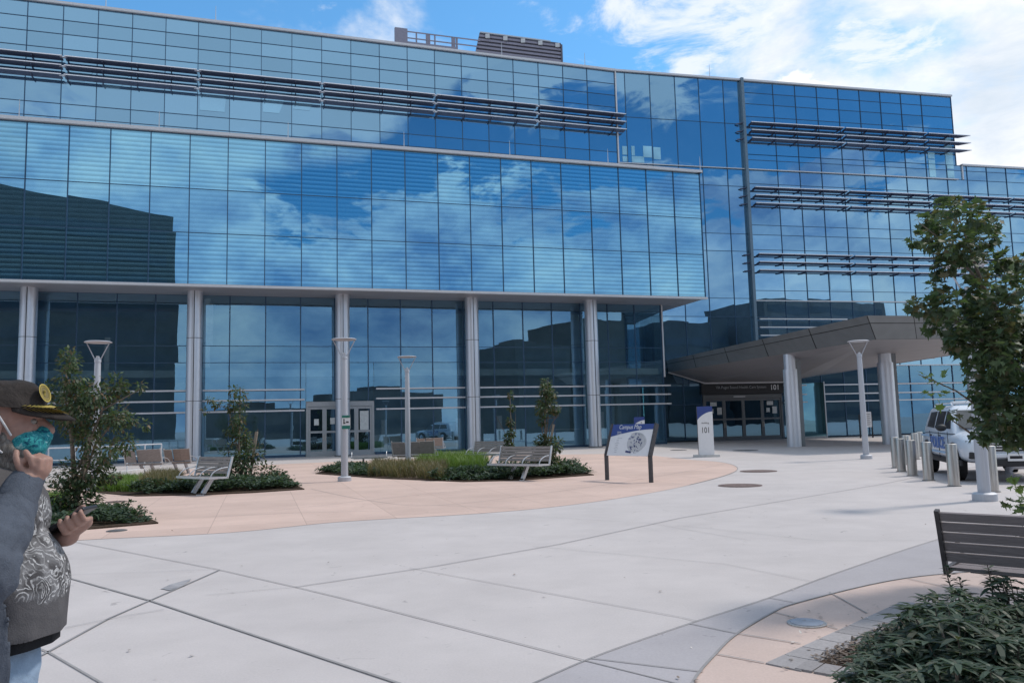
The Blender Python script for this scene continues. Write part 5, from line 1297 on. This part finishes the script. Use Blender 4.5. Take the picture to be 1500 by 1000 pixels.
for s_ in (-1, 1):
    m.ellipsoid((.022, s_ * .080, 1.588), (.020, .010, .033), Matrix.Rotation(R(-12), 3, 'Y')); m.ellipsoid((.028, s_ * .078, 1.562), (.011, .009, .013))
HT = Matrix.Translation((-.006, 0, -.002)) @ Matrix.Rotation(R(27), 4, 'Z') @ Matrix.Translation((-.02, 0, 0))
m.v[hv0:] = [tuple(HT @ Vector(v)) for v in m.v[hv0:]]
for s_ in (-1, 1):
    m.cone(B(-.02, s_ * .09, .90), B(.0, s_ * .10, .50), .085, .055); m.cone(B(.0, s_ * .10, .50), B(-.02, s_ * .11, .10), .055, .038); m.cone(B(-.05, s_ * .11, .05), B(.14, s_ * .13, .035), .04, .032)
m.cone(rs, re, .055, .042); m.cone(re, rw, .042, .028); m.cone(ls, le, .055, .042); m.cone(le, lw, .042, .028)
def chain(pts, rs_): 
    for i in range(len(pts) - 1): m.cone(pts[i], pts[i + 1], rs_[i], rs_[i + 1], n=10)
# near hand: a loose fist held to the chin, thumb and forefinger up
m0 = m; m = MB(); m.cone(rw, (.148, -.072, 1.458), .026, .032, .8, (1, 0, 0)); m.ellipsoid((.150, -.070, 1.462), (.026, .036, .036), Matrix.Rotation(R(20), 3, 'Y'))
for i, (yy_, ex) in enumerate(((-.100, .0), (-.080, .004), (-.060, .003), (-.042, -.002))):
    chain([(.160 + ex, yy_, 1.465 - i * .001), (.163 + ex, yy_, 1.492), (.128, yy_, 1.500 + .002 * i), (.110, yy_, 1.478)], [.0115, .0105, .0095, .0085])
chain([(.130, -.105, 1.445), (.112, -.115, 1.478), (.098, -.108, 1.503), (.092, -.098, 1.520)], [.0125, .0115, .0105, .009])
chain([(.150, -.108, 1.475), (.140, -.108, 1.502), (.120, -.098, 1.520)], [.0105, .010, .0085])
HC = rw; m0.add([HC + (Vector(v) - HC) * .84 + Vector((.012, 0, .008)) for v in m.v], m.f); m = m0; m.cone(rw.lerp(re, .15), rw + Vector((.012, 0, .02)), .028, .026)
# far hand: cradles the phone, four fingers round its near edge
pa_ = Vector((.86, 0, .50)).normalized(); pn_ = Vector((-.50, 0, .86)).normalized(); pc = Vector((.150, .085, 1.318))
m.cone(lw, pc - pa_ * .035 - pn_ * .034 + Vector((0, .015, 0)), .027, .030, .8, (0, 0, 1)); m.cone(pc - pa_ * .03 - pn_ * .030 + Vector((0, .012, 0)), pc + pa_ * .022 - pn_ * .028 + Vector((0, .010, 0)), .030, .026, .62, tuple(pn_))
for i, s0 in enumerate((-.008, .013, .034, .053)):
    r_ = .0092 - .0005 * i; q = lambda u, y, n_: pc + pa_ * u + Vector((0, y, 0)) + pn_ * n_
    chain([q(s0, -.005, -.026), q(s0 + .004, -.040, -.028), q(s0 + .009, -.052, -.006), q(s0 + .010 , -.045, .005 - .002 * i)], [r_ + .001, r_, r_ - .001, r_ - .002])
chain([pc - pa_ * .040 + Vector((0, .035, 0)) - pn_ * .02, pc - pa_ * .018 + Vector((0, .050, 0)) + pn_ * .006, pc + pa_ * .012 + Vector((0, .046, 0)) + pn_ * .018, pc + pa_ * .034 + Vector((0, .030, 0)) + pn_ * .018], [.016, .014, .0115, .009])
melt(m, 'body', SKIN, man, .0042, 3)
# eyes
for s_ in (-1, 1):
    e_ = MB(); e_.ellipsoid((.104, s_ * .031, 1.592), (.011, .012, .009)); eo = e_.build('eye', simple('eye_white', (.25, .22, .20), .3), man, 60)
    e_ = MB(); e_.ellipsoid((.1125, s_ * .031, 1.590), (.004, .005, .005)); e_.build('iris', simple('iris', (.05, .04, .03), .2), eo, 60)
def cut(o, z, keep_above=True, n=(0, 0, 1), co=None):
    bm = bmesh.new(); bm.from_mesh(o.data)
    bmesh.ops.bisect_plane(bm, geom=bm.verts[:] + bm.edges[:] + bm.faces[:], plane_co=co or (0, 0, z), plane_no=n, clear_inner=keep_above, clear_outer=not keep_above)
    bm.to_mesh(o.data); bm.free(); o.data.polygons.foreach_set('use_smooth', [True] * len(o.data.polygons))
def wrinkle(o, amp, sc, seed=0):
    for v in o.data.vertices:
        p_ = v.co * sc + Vector((seed, 0, 0)); v.co += v.normal * amp * (mnoise.noise(p_) + .5 * mnoise.noise(p_ * 2.3))
    o.data.update()
# T-shirt
m = MB(); m.ellipsoid(B(-.015, 0, 1.34), (.138, .175, .15)); m.ellipsoid(B(.015, 0, 1.16), (.172, .172, .18)); m.cone(B(.018, 0, 1.12), B(.012, 0, .93), .163, .158, 1.0); m.cone(B(-.03, .12, 1.425), B(-.03, -.12, 1.425), .065, .065); m.cone(rs, rs.lerp(re, .6), .072, .066); m.cone(ls, ls.lerp(le, .6), .072, .066)
tee = melt(m, 'tshirt', TEE, man, .008, 8); cut(tee, 1.045, True); wrinkle(tee, .007, 8, 3)
m = MB(); m.cone(B(.010, 0, 1.15), B(.008, 0, .90), .152, .152); u_ = melt(m, 'undershirt', UNDER, man, .01, 4); cut(u_, 1.005, True, n=(-.10, 0, 1), co=(0, 0, 1.0)); cut(u_, 1.12, False)
# jeans
m = MB(); m.ellipsoid(B(-.03, 0, .95), (.145, .165, .15))
for s_ in (-1, 1): m.cone(B(-.01, s_ * .075, .90), B(.0, s_ * .09, .50), .098, .078); m.cone(B(.01, s_ * .10, .50), B(-.01, s_ * .11, .09), .078, .066)
j_ = melt(m, 'jeans', JEAN, man, .009, 5); cut(j_, 1.06, False); wrinkle(j_, .006, 11, 8)
for s_ in (-1, 1):
    m = MB(); m.cone(B(-.06, s_ * .11, .055), B(.15, s_ * .13, .045), .052, .045); m.box(B(.045, s_ * .12, .015), (.30, .10, .03), BR); melt(m, 'shoe', M['charcoal'], man, .006, 3)
# sweatshirt, open at the front
m = MB(); m.ellipsoid(B(-.055, 0, 1.34), (.145, .215, .155)); m.ellipsoid(B(-.02, 0, 1.12), (.175, .20, .20)); m.cone(B(-.015, 0, 1.10), B(-.02, 0, .90), .19, .20)
m.cone(B(-.04, .15, 1.415), B(-.04, -.15, 1.415), .078, .078); m.cone(B(-.09, .05, 1.43), B(-.09, -.05, 1.43), .075, .075)
hood = melt(m, 'sweatshirt', HOOD, man, .008, 8); cut(hood, .86, True)
# open the front: take away what lies between the two front edges
bm = bmesh.new(); bm.from_mesh(hood.data); BI = BR.inverted(); dele = []
for f in bm.faces:
    c_ = BI @ f.calc_center_median()
    if c_.x > .03 and -.150 < c_.y: dele.append(f)
    elif c_.y > 0 and c_.x > -.08: dele.append(f)
    elif c_.z > 1.44 and c_.x > -.01 and abs(c_.y) < .1: dele.append(f)
bmesh.ops.delete(bm, geom=dele, context='FACES'); bm.to_mesh(hood.data); bm.free(); wrinkle(hood, .013, 6, 5)
sm_ = hood.modifiers.new('s', 'SOLIDIFY'); sm_.thickness = .012; sm_.offset = 1; bake(hood)
m = MB(); m.cone(rs + Vector((0, 0, -.005)), re, .085, .078); m.cone(re, rw.lerp(re, .10), .080, .046); m.cone(rw.lerp(re, .22), rw.lerp(re, .16), .046, .044)
m.cone(ls, le, .082, .070); m.cone(le, lw.lerp(le, .22), .072, .046)
sl_ = melt(m, 'sleeves', HOOD, hood, .007, 6); wrinkle(sl_, .013, 11, 2); wrinkle(sl_, .004, 28, 5)
m = MB(); m.cone(rw.lerp(re, .20), rw.lerp(re, .04), .0475, .046); m.cone(rw.lerp(re, .03), rw.lerp(re, -.02), .0455, .044); cf_ = melt(m, 'cuff', HOOD, hood, .005, 3); sl_.name = 'sleeves'
# beard, hair
m = MB(); m.ellipsoid((.055, 0, 1.512), (.074, .068, .050)); m.ellipsoid((.060, 0, 1.462), (.058, .054, .050)); m.ellipsoid((.030, 0, 1.548), (.045, .075, .045)); m.ellipsoid((.02, 0, 1.50), (.05, .07, .05))
bd = melt(m, 'beard', BEARD, man, .006, 4); wrinkle(bd, .010, 45, 1)
m = MB(); m.ellipsoid((-.008, 0, 1.600), (.092, .080, .062)); m.ellipsoid((.035, 0, 1.605), (.03, .076, .03))
hr = melt(m, 'hair', BEARD, man, .006, 3); wrinkle(hr, .003, 50, 4)
# cap
m = MB(); m.ellipsoid((.018, 0, 1.618), (.126, .094, .088)); m.ellipsoid((.068, 0, 1.648), (.062, .070, .058)); cp = melt(m, 'cap', CAP, man, .005, 5); cut(cp, 1.622, True, n=(.06, 0, 1), co=(0, 0, 1.632)); wrinkle(cp, .004, 18, 6)
m = MB(); nn_ = 14; K = 7; vs = []; br_top = []
for i in range(nn_ + 1):
    a = R(-70 + 140 * i / nn_)
    for k_ in range(K):
        t_ = k_ / (K - 1); ca_ = max(.0, math.cos(a) - .3) / .7; rx = .118 + .070 * t_ * ca_ ** .7; x_ = .018 + rx * math.cos(a); y_ = (.088 + .002 * t_) * math.sin(a)
        z_ = 1.634 - (.026 * t_ + .012 * t_ * t_) * ca_ ** .5 - .12 * (abs(y_)) ** 1.35 * (.35 + t_)
        vs.append((x_, y_, z_))
fs = [(i * K + k_, (i + 1) * K + k_, (i + 1) * K + k_ + 1, i * K + k_ + 1) for i in range(nn_) for k_ in range(K - 1)]
m.add(vs, fs); brim = m.build('brim', CAP, cp, 60); s_m = brim.modifiers.new('s', 'SOLIDIFY'); s_m.thickness = .005; bake(brim)
m = MB(); Mx = Matrix.Rotation(R(52), 3, 'Y')
def disc(mb, c_, r1, r0, nx, mat_i=0, tilt=0, squash=1, n=28):
    nx = Vector(nx).normalized(); u = nx.cross(Vector((0, 0, 1))).normalized(); w_ = u.cross(nx); c_ = Vector(c_); ring_ = lambda r__: [c_ + (u * math.cos(t_) * squash + w_ * math.sin(t_)) * r__ for t_ in [2 * math.pi * i / n for i in range(n)]]
    a_, b__ = ring_(r1), ring_(r0); mb.add(a_ + b__, [(i, (i + 1) % n, n + (i + 1) % n, n + i) for i in range(n)])
cn = Vector((.86, -.42, .30)).normalized(); cc_ = Vector((.122, -.038, 1.664))
disc(m, cc_ + cn * .012, .026, .022, cn); disc(m, cc_ + cn * .012, .019, .0175, cn); m.box(cc_ + cn * .011 + Vector((0, 0, .005)), (.004, .018, .004)); m.box(cc_ + cn * .011 - Vector((0, 0, .004)), (.004, .012, .008))
m.build('emblem', YEL, cp)
m = MB(); disc(m, cc_ + cn * .0105, .025, .0005, cn); m.build('patch', simple('patch_brown', (.17, .135, .05), .8), cp)
# laurel on the brim
def brim_pt(a, t_, up=.006):
    a = R(a); ca_ = max(.0, math.cos(a) - .3) / .7; rx = .118 + .070 * t_ * ca_ ** .7; x_ = .018 + rx * math.cos(a); y_ = (.088 + .002 * t_) * math.sin(a)
    return Vector((x_, y_, 1.634 - (.026 * t_ + .012 * t_ * t_) * ca_ ** .5 - .12 * (abs(y_)) ** 1.35 * (.35 + t_) + up))
for s_ in (-1, 1):
    m = MB()
    for k_ in range(9):
        a0 = s_ * (62 - k_ * 5.2); 
        for tt, dt in ((.42, .34), (.42, -.22)):
            p0 = brim_pt(a0, tt); p1 = brim_pt(a0 - s_ * 9, tt + dt * 1.15); sd_ = (p1 - p0).cross(Vector((0, 0, 1))).normalized() * .010
            m.poly([p0 - sd_ * .4, p0.lerp(p1, .5) - sd_, p1, p0.lerp(p1, .5) + sd_])
    m.build('laurel', YEL, brim)
# mask and loops
m = MB(); m.ellipsoid((.088, 0, 1.532), (.058, .070, .046)); m.ellipsoid((.122, 0, 1.553), (.032, .032, .030)); m.ellipsoid((.090, 0, 1.508), (.045, .052, .035))
mk = melt(m, 'face_mask', MASK, man, .005, 4); wrinkle(mk, .004, 30, 7)
for s_ in (-1, 1):
    m = MB(); m.tube([(.060, s_ * .070, 1.556), (.045, s_ * .084, 1.585), (.030, s_ * .088, 1.612)], .0028, 6); m.tube([(.042, s_ * .074, 1.512), (.020, s_ * .086, 1.535), (.008, s_ * .089, 1.558)], .0028, 6); m.build('ear_loop', LOOP, mk)
# the phone he holds
ph = empty('phone', man.location + pc - pa_ * .012 + pn_ * .002, 0, 'black smartphone held in the man\'s far hand, seen from its edge', 'phone')
Mx = Matrix((pa_, Vector((0, 1, 0)), pn_)).transposed()
m = MB(); m.box((0, 0, 0), (.158, .074, .010), Mx); m.build('case', M['black'], ph, bevel=.003)
m = MB(); m.box(pn_ * .0052, (.140, .064, .001), Mx); m.build('screen', simple('phone_screen', (.10, .12, .15), .1, 0, .1, 3, .8), ph)
m = MB(); m.box(-pa_ * .055 + Vector((0, -.0365, 0)), (.035, .002, .006), Mx); m.build('edge', M['alu'], ph)

# the head is turned a little away from the viewer: turn what it wears with it
def turn(o):
    o.data.transform(HT)
    for c_ in o.children: turn(c_)
for o in list(man.children):
    if o.name.split('.')[0] in ('eye', 'beard', 'hair', 'cap', 'face_mask'): turn(o)
